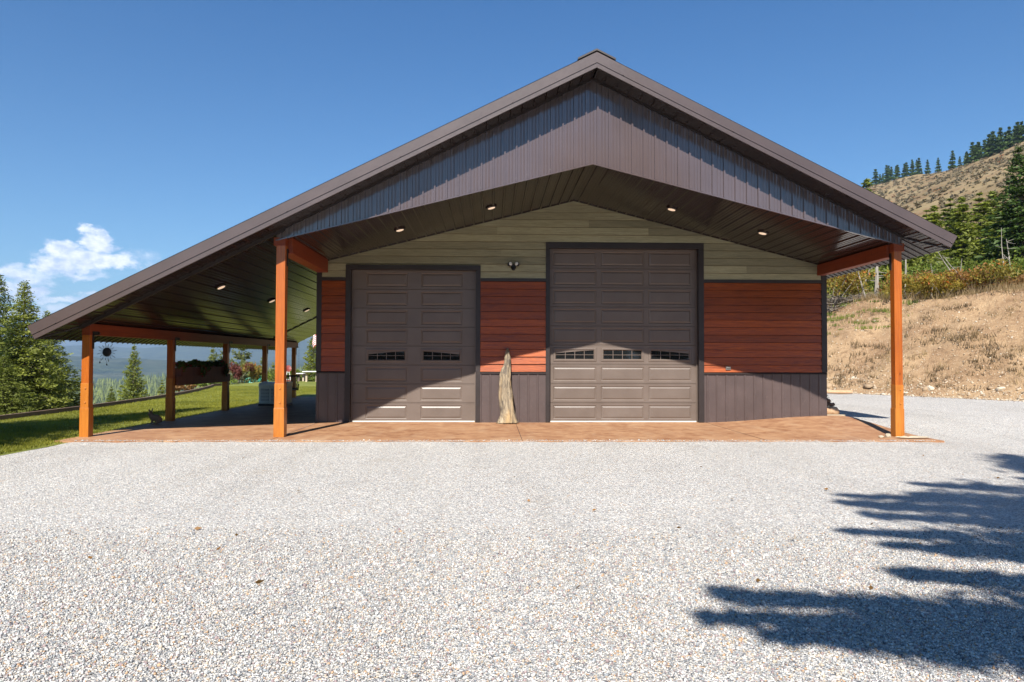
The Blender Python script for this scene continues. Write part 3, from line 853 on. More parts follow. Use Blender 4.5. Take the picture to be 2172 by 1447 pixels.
for (a, b_) in ((-6.05, -5.46), (-2.26, -.66), (3.15, 6.06)):
    boards('red_siding', M['red_siding'], [(a, b_, a, b_, 1.21 + i * EXP, min(1.21 + (i + 1) * EXP, 3.43)) for i in range(13) if 1.21 + i * EXP < 3.42])
rows = []
z = 3.44
jr = random.Random(5)
while z < 5.37:
    z1 = min(z + EXP, 5.37)
    segs = [(-6.04, -5.47), (-5.47, -2.26), (-2.26, -.66), (-.66, 3.15), (3.15, 6.05)]
    tops = {1: 3.72, 3: 4.28}
    spans = []
    for i, (a, b_) in enumerate(segs):
        t0 = tops.get(i, 0)
        if z1 <= t0 + .02: continue
        zb = max(z, t0)
        if spans and abs(spans[-1][2] - zb) < 1e-6 and abs(spans[-1][1] - a) < 1e-6: spans[-1][1] = b_
        else: spans.append([a, b_, zb])
    for a, b_, zb in spans:
        xm0 = (5.376 - zb) / .253; xm1 = (5.376 - z1) / .253
        cuts = [a]
        x = a + jr.uniform(1.0, 3.4)
        while x < b_ - .5: cuts.append(x); x += jr.uniform(2.4, 3.7)
        cuts = [a] + [q for q in cuts[1:] if abs(q) < xm1 - .05] + [b_]
        for c0, c1 in zip(cuts, cuts[1:]):
            B0, B1 = max(c0, -xm0), min(c1, xm0); T0, T1 = max(c0, -xm1), min(c1, xm1)
            if B1 - B0 < .03: continue
            T0 = min(T0, B1); T1 = max(T1, B0)
            if T1 <= T0: T0 = T1 = (B0 + B1) / 2
            rows.append((B0, B1 - .0015, T0, T1 - .0015 if T1 - T0 > .01 else T1 + .004, zb, z1))
    z = z1
boards('olive_siding', M['green_siding'], rows)

# wainscot of ribbed metal and its cap
for (a, b_) in ((-6.16, -5.46), (-2.26, -.66), (3.15, 6.18)):
    sc = []
    x = a + .06
    k0 = math.ceil((a - .05) / .2286)
    for k in range(k0, k0 + 20):
        xx = .05 + k * .2286 + .05
        if a + .02 < xx < b_ - .03: sc += [(xx, -.022, .07 + float(g_yard(xx, 0))), (xx, -.022, .60)]
    ribbed('wainscot', a, b_, lambda x: (x, -.02, float(g_yard(x, -.02)) - .02), lambda x: (x, -.02, 1.175), (0, -1, 0), M['wains'], bld, phase=.05, minor=False, screws=sc, h=.016)
    c = MB(); c.prism([(-.055, 1.17), (-.055, 1.19), (-.02, 1.215), (.0, 1.215), (.0, 1.17)], a, b_, 'x'); c.build('wainscot_cap', M['trim'], bld)
# side skins of the wall below and trims
c = MB(); c.box(-6.165, -6.045, -.045, .02, 1.218, 3.58); c.box(-6.165, -6.045, .02, .2, 0, 3.9); c.build('corner_trim', M['trim'], bld)
c = MB(); c.box(6.055, 6.185, -.045, .02, 1.218, 3.58); c.box(6.065, 6.185, .02, .2, .0, 3.9); c.build('corner_trim', M['trim'], bld)
for a, b_ in ((-6.043, -5.485), (-2.245, -.675), (3.165, 6.053)):
    c = MB(); c.box(a, b_, -.05, .0, 3.395, 3.468); c.build('belt_trim', M['trim'], bld)


def door_trim(x0, x1, zt, o0, o1, ot):
    c = MB(); c.box(o0, x0, -.052, .19, .0, zt); c.box(x1, o1, -.052, .19, .0, zt); c.box(o0, o1, -.052, .19, zt + .001, ot)
    c.build('door_frame', M['trim'], bld, bevel=.004)
    s = MB(); s.box(x0 + .001, x0 + .022, .085, .118, .01, zt - .02); s.box(x1 - .022, x1 - .001, .085, .118, .01, zt - .02); s.box(x0 + .02, x1 - .02, .085, .118, zt - .022, zt - .001)
    s.build('weather_seal', M['door'], bld)


def garage_door(x0, x1, zt, rows_n, cols, px0, pw, pitch, winrow, label):
    door_trim_h = zt / rows_n
    mb = MB(); Y0 = .12
    wins = []
    for r in range(rows_n):
        z0 = r * door_trim_h; z1 = z0 + door_trim_h
        if r == 0: z0 = .03
        iswin = (r == winrow)
        mb.box(x0, x1, Y0 + .03, Y0 + .06, z0, z1)
        pz0 = z1 - door_trim_h + .062 if r else z1 - door_trim_h + .072; pz1 = z1 - .062
        zb = [z0 + .006, pz0, pz1, z1 - .006]; xb = [x0]
        for c in range(cols): xb += [x0 + px0 + c * pitch, x0 + px0 + c * pitch + pw]
        xb.append(x1)
        # bevelled edges of the section
        mb.add([(x0, Y0, zb[0]), (x1, Y0, zb[0]), (x1, Y0 + .012, z0), (x0, Y0 + .012, z0)], [(0, 1, 2, 3)])
        mb.add([(x0, Y0, zb[3]), (x1, Y0, zb[3]), (x1, Y0 + .012, z1), (x0, Y0 + .012, z1)], [(0, 1, 2, 3)])
        # two fine pressed lines near each edge
        for zz in (zb[0] + .014, zb[3] - .014):
            mb.box(x0 + .002, x1 - .002, Y0 - .0022, Y0 - .0002, zz - .003, zz + .003)
        for i in range(len(xb) - 1):
            for j in range(3):
                ispanel = (i % 2 == 1 and j == 1)
                a, b_, c_, d = xb[i], xb[i + 1], zb[j], zb[j + 1]
                if not ispanel:
                    mb.add([(a, Y0, c_), (b_, Y0, c_), (b_, Y0, d), (a, Y0, d)], [(0, 1, 2, 3)]); continue
                loops = [(0, 0), (.017, .012), (.024, .012), (.056, .0)]
                if iswin: loops = [(0, 0), (.010, -.012), (.045, -.016), (.066, .004), (.068, .028)]
                prev = None
                for ins, yo in loops:
                    cur = [(a + ins, Y0 + yo, c_ + ins), (b_ - ins, Y0 + yo, c_ + ins), (b_ - ins, Y0 + yo, d - ins), (a + ins, Y0 + yo, d - ins)]
                    if prev: mb.add(prev + cur, [(k, (k + 1) % 4, (k + 1) % 4 + 4, k + 4) for k in range(4)])
                    prev = cur
                if iswin: wins.append((a + .066, b_ - .066, c_ + .066, d - .066, (i - 1) // 2))
                else: mb.add(prev, [(0, 1, 2, 3)])
    dr = mb.build('garage_door', M['door'], bld)
    dr['label'] = label
    for (a, b_, c_, d, k) in wins:
        g = MB(); g.box(a - .004, b_ + .004, Y0 + .016, Y0 + .02, c_ - .004, d + .004); g.build('window_pane', M['glass'], dr)
        w = MB(); W = b_ - a; Hh = d - c_
        for q in (1, 2, 3): w.box(a + W * q / 4 - .007, a + W * q / 4 + .007, Y0 + .002, Y0 + .0155, c_, d)
        w.box(a, b_, Y0 + .004, Y0 + .0145, c_ + Hh * .48 - .006, c_ + Hh * .48 + .006)
        if k == 0 or k == cols - 1:
            n = 14; po = []
            for q in range(n + 1):
                t_ = q / n; po.append((a + (W * t_ if k == 0 else W * (1 - t_)), d - .072 * (1 - t_) ** 1.4 - .003))
            po += [(b_, d), (a, d)] if k == 0 else [(a, d), (b_, d)]
            w.prism(po, Y0 - .002, Y0 + .012)
        w.build('window_grille', M['door'], dr)
    s = MB(); s.box(x0 + .01, x1 - .01, Y0 - .01, Y0 + .05, .002, .03); s.build('bottom_seal', M['seal'], dr)
    return dr


door_trim(-5.35, -2.36, 3.66, -5.477, -2.25, 3.775)
garage_door(-5.35, -2.36, 3.66, 8, 2, .335, 1.0, 1.325, 3, 'smaller brown panelled garage door two panels wide')
door_trim(-.578, 3.035, 4.205, -.675, 3.165, 4.35)
garage_door(-.578, 3.035, 4.205, 9, 3, .095, 1.055, 1.165, 3, 'larger brown panelled garage door three panels wide')


# recessed lamps
def downlight(x, y, z, slope):
    Mx = Matrix.Rotation(slope, 3, 'Y')
    b = MB(); b.lathe([(.125, .0), (.125, -.022), (.112, -.034), (.092, -.036), (.088, -.026)], (x, y, z), 24, Mx); o = b.build('downlight', M['soffit'], bld, True)
    b = MB(); b.lathe([(.086, -.026), (.080, -.040), (.055, -.048), (.001, -.051)], (x, y, z), 24, Mx); b.build('lamp_lens', M['lens'], o, True)


for x in (-4.0, -2.0, 2.0, 4.03): downlight(x, -1.6, zc(x) - .002, math.atan(.253) * (1 if x > 0 else -1))
for y in (-1.43, 2.25, 5.95, 9.6): downlight(-7.92, y, zu(7.92) - .002, -math.atan(.5))
b = MB(); b.box(3.69, 3.81, -.062, -.03, 1.275, 1.355); b.box(3.70, 3.80, -.082, -.062, 1.31, 1.352); b.build('outlet_cover', M['outlet'], bld, bevel=.004)

# ------------------------------------------------------------------ concrete slab
gx = np.linspace(-9.93, 6.57, 140); gy = np.linspace(-3.97, 12.1, 90)
X, Y = np.meshgrid(gx, gy); Xs = X.copy(); Ys = Y.copy()
Ys = np.where(Y < -3.9, Y + .015 * fbm(X, Y, .6, 3, 77), Y)
Z = g_yard(X, Y)
m_ = ~((X > -6.0) & (X < 6.0) & (Y > .3))
o = grid_mesh('concrete_slab', Xs, Ys, Z, M['slab']); tag(o, kind='structure')
sk = MB()
for i in range(len(gx) - 1):
    a = (gx[i], float(Ys[0, i]), float(Z[0, i])); b_ = (gx[i + 1], float(Ys[0, i + 1]), float(Z[0, i + 1]))
    sk.add([a, b_, (b_[0], b_[1] - .002, b_[2] - .12), (a[0], a[1] - .002, a[2] - .12)], [(0, 3, 2, 1)])
for xx in (gx[0], gx[-1]):
    for j in range(len(gy) - 1):
        z0 = float(g_yard(xx, gy[j])); z1 = float(g_yard(xx, gy[j + 1])); sk.add([(xx, gy[j], z0), (xx, gy[j + 1], z1), (xx, gy[j + 1], z1 - .12), (xx, gy[j], z0 - .12)], [(0, 1, 2, 3)])
o = sk.build('slab_edge', M['slab']); tag(o, kind='structure')
jt = MB()
for x in (-6.08, -1.40, 3.2): jt.box(x - .005, x + .005, -3.96, -.03, -.02, .004 + max(0, float(g_yard(x, -3)) + .0))
o = jt.build('slab_joints', M['soffit']); tag(o, kind='structure')
ft = MB(); ft.box(6.19, 6.66, .02, .2, .0, .19); ft.box(6.19, 6.35, .2, 9, 0, .19)
o = ft.build('bare_footing', M['conc']); tag(o, kind='structure')


# ------------------------------------------------------------------ things on and around the slab
def at_px(u, Y):   # the x that stands on a bearing at depth Y
    d = fw + rt2 * ((u - 1086) / 1537.6); k = (Y - CAM.y) / d.y; return CAM.x + d.x * k


def z_at(v, Y): return CAM.z + (768 - v) / 1537.6 * (Y - CAM.y)


# weathered driftwood slab leaning on the wall
def driftwood():
    prof = [(0, -.205, .250), (.03, -.20, .245), (.10, -.165, .225), (.20, -.130, .205), (.32, -.125, .185), (.45, -.140, .170), (.60, -.158, .155), (.78, -.160, .125), (.95, -.150, .115),
            (1.10, -.132, .118), (1.22, -.118, .120), (1.31, -.085, .122), (1.36, -.045, .122), (1.45, -.020, .122), (1.56, -.005, .124), (1.64, .006, .112), (1.70, .020, .100), (1.755, .030, .088), (1.775, .045, .078)]
    n = 44; V = []; F = []
    N = 90
    zs = np.linspace(0, 1.775, N); l = np.interp(zs, [p[0] for p in prof], [p[1] for p in prof]); r = np.interp(zs, [p[0] for p in prof], [p[2] for p in prof])
    for i, z in enumerate(zs):
        cx = (l[i] + r[i]) / 2; hw = (r[i] - l[i]) / 2; dp = .095 * (1 - .45 * z / 1.775) + .06 * max(0, 1 - z / .25)
        for k in range(n):
            a = 2 * math.pi * k / n
            fl = .13 * math.sin(9 * a + 1.8 * math.sin(z * 2.6)) + .09 * math.sin(17 * a + z * 2.5) - .16 * max(0, math.sin(6 * a + 2 + z)) ** 8 + .16 * float(fbm(a * 3 + 10, z * 2.2, .8, 3, 5)) + .05 * float(fbm(a * 9, z * 9, 1, 2, 6))
            rr = 1 + fl * (1 if math.sin(a) < .3 else .4)
            V.append((cx + hw * math.cos(a) * rr, dp * math.sin(a) * rr, z + .02 * math.sin(a * 3) * (z > .02)))
    for i in range(N - 1):
        for k in range(n): F.append((i * n + k, i * n + (k + 1) % n, (i + 1) * n + (k + 1) % n, (i + 1) * n + k))
    mb = MB(); mb.add(V, F + [tuple(range(n))[::-1], tuple(range((N - 1) * n, N * n))]); return mb


o = driftwood().build('driftwood', M['drift'], None, True); o.location = (-1.62, -.30, .003); o.rotation_euler = (R(-6.5), R(-1.2), 0)
tag(o, 'tall weathered slab of grey and tan driftwood standing against the wall between the doors', 'driftwood')

# twin floodlight above the belt trim
fl = empty('floodlight', (-1.46, -.035, 3.735), 0, 'black twin-headed floodlight on the olive siding between the garage doors', 'floodlight')
b = MB(); b.lathe([(.062, 0), (.066, .02), (.060, .055), (.035, .066)], (0, 0, 0), 20, Matrix.Rotation(R(90), 3, 'X')); b.box(-.035, .035, -.10, -.03, -.07, -.01); b.build('base', M['black'], fl, True)
b = MB(); b.lathe([(.030, 0), (.036, .015), (.026, .034), (.004, .042)], (0, -.08, -.055), 14, Matrix.Rotation(R(120), 3, 'X')); b.build('sensor', M['black'], fl, True)
for sg in (-1, 1):
    Mx = Matrix.Rotation(sg * R(-28), 3, 'Z') @ Matrix.Rotation(R(78), 3, 'X')
    b = MB(); b.lathe([(.020, -.05), (.040, -.035), (.050, 0), (.052, .05), (.046, .052)], (sg * .095, -.075, .062), 18, Mx); b.tube([(0, -.05, .02), (sg * .05, -.06, .05), (sg * .09, -.06, .062)], .012, 8)
    h = b.build('lamp_head', M['black'], fl, True)
    b = MB(); b.lathe([(.045, .0525), (.040, .056), (.001, .060)], (sg * .095, -.075, .062), 18, Mx); b.build('lens', M['white'], h, True)

# sitting rabbit, one continuous skinned body
def skinned(name, V, E_, Rr, mat, parent=None, sub=2, root=0):
    me = bpy.data.meshes.new(name); me.from_pydata(V, E_, []); me.update(); me.materials.append(mat)
    o = bpy.data.objects.new(name, me); link(o, parent)
    sk_ = o.modifiers.new('skin', 'SKIN'); sk_.use_smooth_shade = True
    lay = me.skin_vertices[0] if me.skin_vertices else None
    if lay is None:
        bm = bmesh.new(); bm.from_mesh(me); bm.verts.layers.skin.verify(); bm.to_mesh(me); bm.free(); lay = me.skin_vertices[0]
    for i, r in enumerate(Rr): lay.data[i].radius = (r, r) if not isinstance(r, tuple) else r; lay.data[i].use_root = (i == root)
    ss_ = o.modifiers.new('sub', 'SUBSURF'); ss_.levels = sub; ss_.render_levels = sub
    return o


rv = [(.075, 0, .095), (.02, 0, .125), (-.045, 0, .135), (-.085, 0, .175), (-.105, 0, .225), (-.135, 0, .215), (-.155, 0, .205),   # rump, back, shoulder, neck, head, muzzle, nose
      (-.085, .018, .265), (-.075, .026, .31), (-.066, .030, .352), (-.095, -.020, .262), (-.115, -.032, .305), (-.125, -.036, .335),          # ears
      (.05, .055, .06), (.02, .07, .022), (-.035, .072, .014), (.05, -.055, .06), (.02, -.07, .022), (-.035, -.072, .014),                      # hind legs
      (-.06, .035, .08), (-.075, .036, .03), (-.10, .036, .012), (-.06, -.035, .08), (-.075, -.036, .03), (-.10, -.036, .012), (.135, 0, .085)]
re_ = [(0, 1), (1, 2), (2, 3), (3, 4), (4, 5), (5, 6), (4, 7), (7, 8), (8, 9), (4, 10), (10, 11), (11, 12), (0, 13), (13, 14), (14, 15), (0, 16), (16, 17), (17, 18), (2, 19), (19, 20), (20, 21), (2, 22), (22, 23), (23, 24), (0, 25)]
rr_ = [.085, .088, .07, .052, .046, .035, .018, .016, (.022, .010), (.008, .005), .016, (.022, .010), (.008, .005), .045, .024, .014, .045, .024, .014, .028, .016, .012, .028, .016, .012, .028]
rb = skinned('rabbit', rv, re_, rr_, M['fur']); rb.location = (-9.70, -.50, .004); rb.rotation_euler = (0, 0, R(15)); rb.scale = (1.12, 1.05, 1.03)
tag(rb, 'brown rabbit with upright ears sitting on the slab by the lean-to posts', 'rabbit')

# hanging metal sun
sun_o = empty('sun_ornament', (-9.79, -2.50, 1.635), 0, 'dark metal sun ornament with wire rays hanging from the lean-to beam', 'ornament')
b = MB(); b.lathe([(.001, .018), (.06, .016), (.088, .006), (.092, 0), (.088, -.006), (.001, -.008)], (0, 0, 0), 28, Matrix.Rotation(R(90), 3, 'X')); b.build('disc', M['black'], sun_o, True)
b = MB()
for k in range(16):
    a = 2 * math.pi * (k + .5) / 16; L_ = .165 if k % 2 else .205; da = .16
    p0 = (.09 * math.cos(a - da), 0, .09 * math.sin(a - da)); p1 = (L_ * math.cos(a), 0, L_ * math.sin(a)); p2 = (.09 * math.cos(a + da), 0, .09 * math.sin(a + da))
    b.tube([p0, p1], .0028, 5); b.tube([p2, p1], .0028, 5)
b.build('rays', M['black'], sun_o)
b = MB(); b.tube([(0, 0, .20), (0, 0, .32)], .003, 5); b.build('hanging_wire', M['black'], sun_o)
for x, z in ((-.14, -.165), (0, -.21)):
    b = MB(); b.tube([(x * .9, 0, z * .8), (x, 0, z - .03)], .0025, 5); b.lathe([(.002, .03), (.008, .02), (.016, -.004), (.012, -.01)], (x, 0, z - .05), 10); b.build('bell', M['black'], sun_o)

# plant shelf between two lean-to posts, with two planter boxes
sh = empty('plant_shelf', (-9.75, 2.25, .87), 0, 'dark stained shelf rail spanning between the second and third lean-to posts', 'shelf')
b = MB(); b.box(-.14, .12, -1.78, 1.78, -.02, .03); b.build('shelf_board', M['planter'], sh)
b = MB(); b.box(-.155, -.115, -1.78, 1.78, .032, .20); b.build('rail', M['planter'], sh); b = MB(); b.box(.085, .125, -1.78, 1.78, .032, .20); b.build('rail', M['planter'], sh)


def planter(y, L_, seed, label, n=1500):
    p = empty('planter_box', (-9.76, y, .905), 0, label, 'planter', 'planter boxes on the lean-to shelf')
    b = MB(); hw = .105
    for sx in (-1, 1):
        k = int(L_ / .095)
        for i in range(k):
            y0 = -L_ / 2 + i * L_ / k; b.box(sx * hw - .011, sx * hw + .011, y0 + .003, y0 + L_ / k - .003, 0, .36)
    b.box(-hw, hw, -L_ / 2 - .012, -L_ / 2 + .006, 0, .36); b.box(-hw, hw, L_ / 2 - .006, L_ / 2 + .012, 0, .36); b.box(-hw, hw, -L_ / 2, L_ / 2, .0, .30)
    b.build('box', M['planter'], p)
    b = MB(); b.box(-hw - .02, hw + .02, -L_ / 2 - .02, L_ / 2 + .02, .362, .385); b.build('box_rim', M['planter'], p)
    r = np.random.default_rng(seed); bl = [(r.normal(0, .03), yy, .44 + r.uniform(-.02, .06), .12, .11, .09) for yy in np.linspace(-L_ / 2, L_ / 2, 9)] + [(.14, L_ * .42, .30, .06, .12, .18), (.14, -L_ * .45, .36, .05, .08, .10)]
    c, d, l = scatter_leaves(bl, n, .075, r); V, F = diamonds(c, d, l, l * .7, r); np_mesh('flowers', V, F, M['planter_leaf'], p, tint=np.clip(r.uniform(0, 1, n), 0, 1))
    return p


planter(1.42, 1.35, 3, 'brown slatted planter box of leafy flowers at the near end of the shelf')
planter(3.05, 1.45, 4, 'brown slatted planter box with trailing flowers at the far end of the shelf')
hk = empty('wall_hook', (-9.65, YS + 2 * 3.652 + .08, 1.79), 0, 'curled black iron hook on the third lean-to post above the far planter', 'hook')
b = MB(); b.tube([(.0, 0, .08), (.004, 0, -.05), (.05, 0, -.09), (.085, 0, -.05), (.07, 0, .0), (.045, 0, -.02)], .006, 6); b.build('hook', M['black'], hk)

# standby generator
ge = empty('generator', (-9.0, 6.50, 0), 0, 'pale grey standby generator with louvred front on the lean-to slab', 'generator')
b = MB(); b.box(-.50, .42, -.30, .34, .0, .06); b.build('base_pad', M['trim'], ge, bevel=.004)
b = MB(); b.box(-.49, .41, -.29, .33, .062, .60); b.build('cabinet', M['gen'], ge, bevel=.018)
b = MB(); b.prism([(-.305, .603), (-.305, .665), (-.25, .735), (.30, .765), (.345, .74), (.345, .603)], -.50, .42, 'x'); b.build('lid', M['gen'], ge, bevel=.012)
for x0 in (-.42, -.12 + .03):
    for k in range(9):
        b = MB(); Mx = Matrix.Translation((x0, -.296, .13 + k * .046)) @ Matrix.Rotation(R(-35), 4, 'X'); b.box(0, .26, -.016, .002, -.004, .022, Mx); b.build('louvre', M['gen'], ge)
    b = MB(); b.box(x0 - .006, x0 + .266, -.2925, -.2895, .115, .545); b.build('vent_opening', M['trim'], ge)
b = MB(); b.lathe([(.028, 0), (.028, .008), (.012, .014)], (.26, -.308, .64), 14, Matrix.Rotation(R(90), 3, 'X')); b.build('lock', M['black'], ge)

# hanging porch swing
sw = empty('porch_swing', (at_px(611, 8.1), 8.1, .30), R(16), 'black slatted porch swing hanging on chains beside the generator', 'porch swing')
b = MB(); b.box(-.52, .52, -.02, .03, .12, .16); [b.box(-.52, .52, -.10 - .09 * k, -.03 - .09 * k, .135, .155) for k in range(5)]; b.build('seat', M['black'], sw)
b = MB(); b.tube([(-.50, .0, .12), (-.56, .12, .62)], .022, 6); b.tube([(.50, .0, .12), (.56, .12, .62)], .022, 6); b.bar((-.60, .125, .62), (.60, .125, .62), .05, .06); b.bar((-.52, .02, .19), (.52, .02, .19), .03, .05)
for k in range(13): x = -.46 + k * .92 / 12; b.bar((x * .97, .02, .20), (x * 1.12, .115, .60), .034, .014)
b.build('backrest', M['black'], sw)
for sg in (-1, 1):
    b = MB(); b.bar((sg * .55, .07, .33), (sg * .55, -.45, .33), .07, .025); b.bar((sg * .53, -.42, .13), (sg * .55, -.42, .33), .035); b.build('armrest', M['black'], sw)
    b = MB(); pts = [(sg * .56, .0 + .02, .60 + .0 + i * .05) for i in range(24)]
    for i, q in enumerate(pts): b.bar(q, (q[0], q[1], q[2] + .038), .016 if i % 2 else .006, .006 if i % 2 else .016)
    b.build('chain', M['black'], sw)

sw.scale = (.66, 1, 1)
# small grate lying on the slab by the wall corner
o = MB(); [o.box(-.16, .16, -.08 + .03 * k, -.065 + .03 * k, 0, .018) for k in range(6)]; o.box(-.17, -.155, -.09, .09, 0, .02); o.box(.155, .17, -.09, .09, 0, .02)
o = o.build('boot_scraper', M['gen']); o.location = (-6.30, 1.6, .003); tag(o, 'small pale slatted boot scraper on the shaded slab behind the left wall corner', 'boot scraper')

# firewood beside the right corner, log at the bank, footing rocks
def log(name, p, q, r, mat, label, group=None):
    p = Vector(p); q = Vector(q); n = 9
    pts = [p.lerp(q, i / (n - 1)) + Vector((0, 0, .012 * math.sin(i * 1.7))) for i in range(n)]
    b = MB(); b.tube(pts, [r * (.86 if i in (0, n - 1) else 1 + .05 * math.sin(i * 2.3 + r * 40)) for i in range(n)], 14); o = b.build(name, mat, None, True)
    if abs((q - p).normalized().z) < 2: tag(o, label, 'log', group)
    return o


log('log', (6.20, .24, .275), (6.55, .21, .275), .108, M['log'], 'thick pale peeled log at the bottom of the small stack by the right wall', 'logs by the right wall')
log('log', (6.20, .30, .428), (6.50, .28, .428), .046, M['logbark'], 'thin dark bark log lying on top of the thick pale log', 'logs by the right wall')
log('log', (6.20, .30, .522), (6.40, .29, .522), .046, M['logbark'], 'short dark log end, topmost of the small stack by the right wall', 'logs by the right wall')
s2 = shrub('potted_plant', (6.33, .62, .17), .26, .62, 500, .11, 'fir_dark', 'dark spiky plant rising behind the logs at the right wall', 61, cat='plant', nb=8, bwid=.28)
bx, by, bz = [float(q) for q in bankz(-.25, 6.6)]
log('log', (bx - 2.6, by + .3, bz + .10), (bx + .15, by - 1.1, bz + .06), .075, M['log'], 'long bare reddish log lying at the foot of the dirt bank')


def rock(loc, s, label, seed, mat='rock', group=None, flat=.7):
    bm = bmesh.new(); bmesh.ops.create_icosphere(bm, subdivisions=2, radius=1)
    r = random.Random(seed); dirs = [(Vector((r.gauss(0, 1), r.gauss(0, 1), r.gauss(0, 1))).normalized(), r.uniform(.55, .9)) for _ in range(9)]
    for v in bm.verts:
        for d, c in dirs:
            k = v.co.dot(d)
            if k > c: v.co -= d * (k - c)
        v.co = Vector((v.co.x * 1.25, v.co.y, v.co.z * flat)) * s
    me = bpy.data.meshes.new('rock'); bm.to_mesh(me); bm.free(); me.materials.append(M[mat]); o = bpy.data.objects.new('rock', me); link(o); o.location = loc
    o.rotation_euler = (r.uniform(-.3, .3), r.uniform(-.3, .3), r.uniform(0, 6)); return tag(o, label, 'rock', group)


rock((5.82, -3.36, .025), .085, 'chunky tan stone at the foot of the right timber post', 1, 'conc')
rock((5.66, -3.42, .012), .05, 'smallest tan chip of stone left of the right timber post', 2, 'conc')
o = MB(); V = []
for k in range(26):
    a = 2 * math.pi * k / 26; rr = 1 + .16 * math.sin(3 * a + 1) + .08 * math.sin(7 * a); V.append((.34 * math.cos(a) * rr, .12 * math.sin(a) * rr, 0))
o.add(V + [(x * .8, y * .75, .012 + .008 * math.sin(x * 30)) for x, y, z in V], [tuple(range(26, 52))] + [(k, (k + 1) % 26, (k + 1) % 26 + 26, k + 26) for k in range(26)])
o = o.build('poured_footing', M['conc']); o.location = (6.22, -3.52, .018); tag(o, 'rough spill of pale concrete around the foot of the right post', 'footing')

# lawn edging of landscape timbers
V = MB()
yy = np.linspace(-30, 25, 56)
pt = [Vector((float(edge_x(y)), float(y), .035)) for y in yy]
for a, b_ in zip(pt, pt[1:]): V.bar(a, b_, .10, .13)
o = V.build('lawn_edging', M['logbark'], None, bevel=.0); tag(o, 'weathered timber edging running along the outer rim of the lawn', 'edging')

# ------------------------------------------------------------------ garden things beyond the lawn
by_ = empty('bicycle', (at_px(545, 37.0), 37.0, -.55), R(6), 'teal painted garden bicycle with a white flower basket beyond the lawn', 'bicycle')
def wheel(x, name='wheel'):
    b = MB(); b.tube([(x + .33 * math.cos(a), 0, .34 + .33 * math.sin(a)) for a in np.linspace(0, 2 * math.pi, 29)], .022, 6, False)
    for k in range(10): a = 2 * math.pi * k / 10; b.tube([(x, 0, .34), (x + .32 * math.cos(a), 0, .34 + .32 * math.sin(a))], .004, 4, False)
    b.build(name, M['teal'], by_)
wheel(-.52); wheel(.52)
b = MB(); [b.tube([p, q], .028, 8) for p, q in (((-.52, 0, .34), (-.2, 0, .88)), ((-.52, 0, .34), (0, 0, .30)), ((-.15, 0, .80), (0, 0, .30)), ((0, 0, .30), (.38, 0, .85)), ((-.15, 0, .78), (.38, 0, .85)), ((.36, 0, 1.05), (.52, 0, .34)))]
b.build('frame', M['teal'], by_)
b = MB(); b.tube([(.36, 0, 1.02), (.33, 0, 1.10), (.30, .22, 1.10)], .018, 6); b.tube([(.33, 0, 1.10), (.30, -.22, 1.10)], .018, 6); b.build('handlebar', M['teal'], by_)
b = MB(); b.prism([(-.33, .90), (-.05, .92), (-.05, .96), (-.33, .97)], -.08, .08); b.build('saddle', M['black'], by_)
b = MB(); b.box(.42, .74, -.14, .14, .80, .98); b.build('basket', M['white'], by_, bevel=.01)
r = np.random.default_rng(4); c, d, l = scatter_leaves([(.58, 0, 1.04, .22, .18, .10)], 260, .07, r); V, F = diamonds(c, d, l, l, r); np_mesh('flowers', V, F, M['shrub_orange'], by_, tint=r.uniform(0, 1, 260))


def table(loc, rz, L_, label):
    t_ = empty('garden_table', loc, rz, label, 'table', 'white tables at the far end of the lawn')
    b = MB(); b.box(-L_ / 2, L_ / 2, -.4, .4, .74, .80); b.build('table_top', M['white'], t_, bevel=.02)
    for sx in (-1, 1):
        b = MB(); b.prism([(-.28, 0), (.28, 0), (.12, .12), (.12, .62), (.30, .74), (-.30, .74), (-.12, .62), (-.12, .12)], sx * L_ * .3 - .06, sx * L_ * .3 + .06, 'x'); b.build('leg', M['conc'], t_)
    return t_


table((at_px(662, 33.2), 33.2, -.10), R(4), 1.15, 'wide white topped garden table nearest the red siding corner')
table((at_px(640, 35.5), 35.5, -.28), R(-8), .6, 'small white garden table just right of the last lean-to post')

wm = empty('garden_windmill', (at_px(612, 36.0), 36.0, -.2), R(10), 'red garden windmill on a lattice tower behind the porch swing', 'windmill')
b = MB(); [b.tube([(sx * .26, sy * .26, 0), (sx * .05, sy * .05, 1.25)], .018, 5) for sx in (-1, 1) for sy in (-1, 1)]
for z in (.3, .65, .95):
    q = .26 - .17 * z; c4 = [(q, q, z), (-q, q, z), (-q, -q, z), (q, -q, z)]
    for i in range(4): b.tube([c4[i], c4[(i + 1) % 4]], .010, 4)
b.build('tower', M['white'], wm)
b = MB(); b.lathe([(.05, -.02), (.05, .02)], (0, -.12, 1.3), 12, Matrix.Rotation(R(90), 3, 'X'))
for k in range(12):
    a = 2 * math.pi * k / 12; Mx = Matrix.Translation((0, -.12, 1.3)) @ Matrix.Rotation(a, 4, 'Y'); b.add([Mx @ Vector(p) for p in ((.05, 0, -.02), (.05, .01, .02), (.30, .03, .07), (.30, -.02, -.06))], [(0, 1, 2, 3)])
b.build('fan', M['red'], wm)
b = MB(); b.bar((0, -.1, 1.3), (0, .35, 1.3), .02); b.prism([(.33, 1.2), (.62, 1.14), (.62, 1.46), (.33, 1.4)], -.005, .005, 'x'); b.build('tail', M['red'], wm)
b = MB(); b.box(-.34, .34, -.34, .34, -.05, .22); b.build('base_box', M['red'], wm, bevel=.01); wm.scale = (.8, .8, .8)

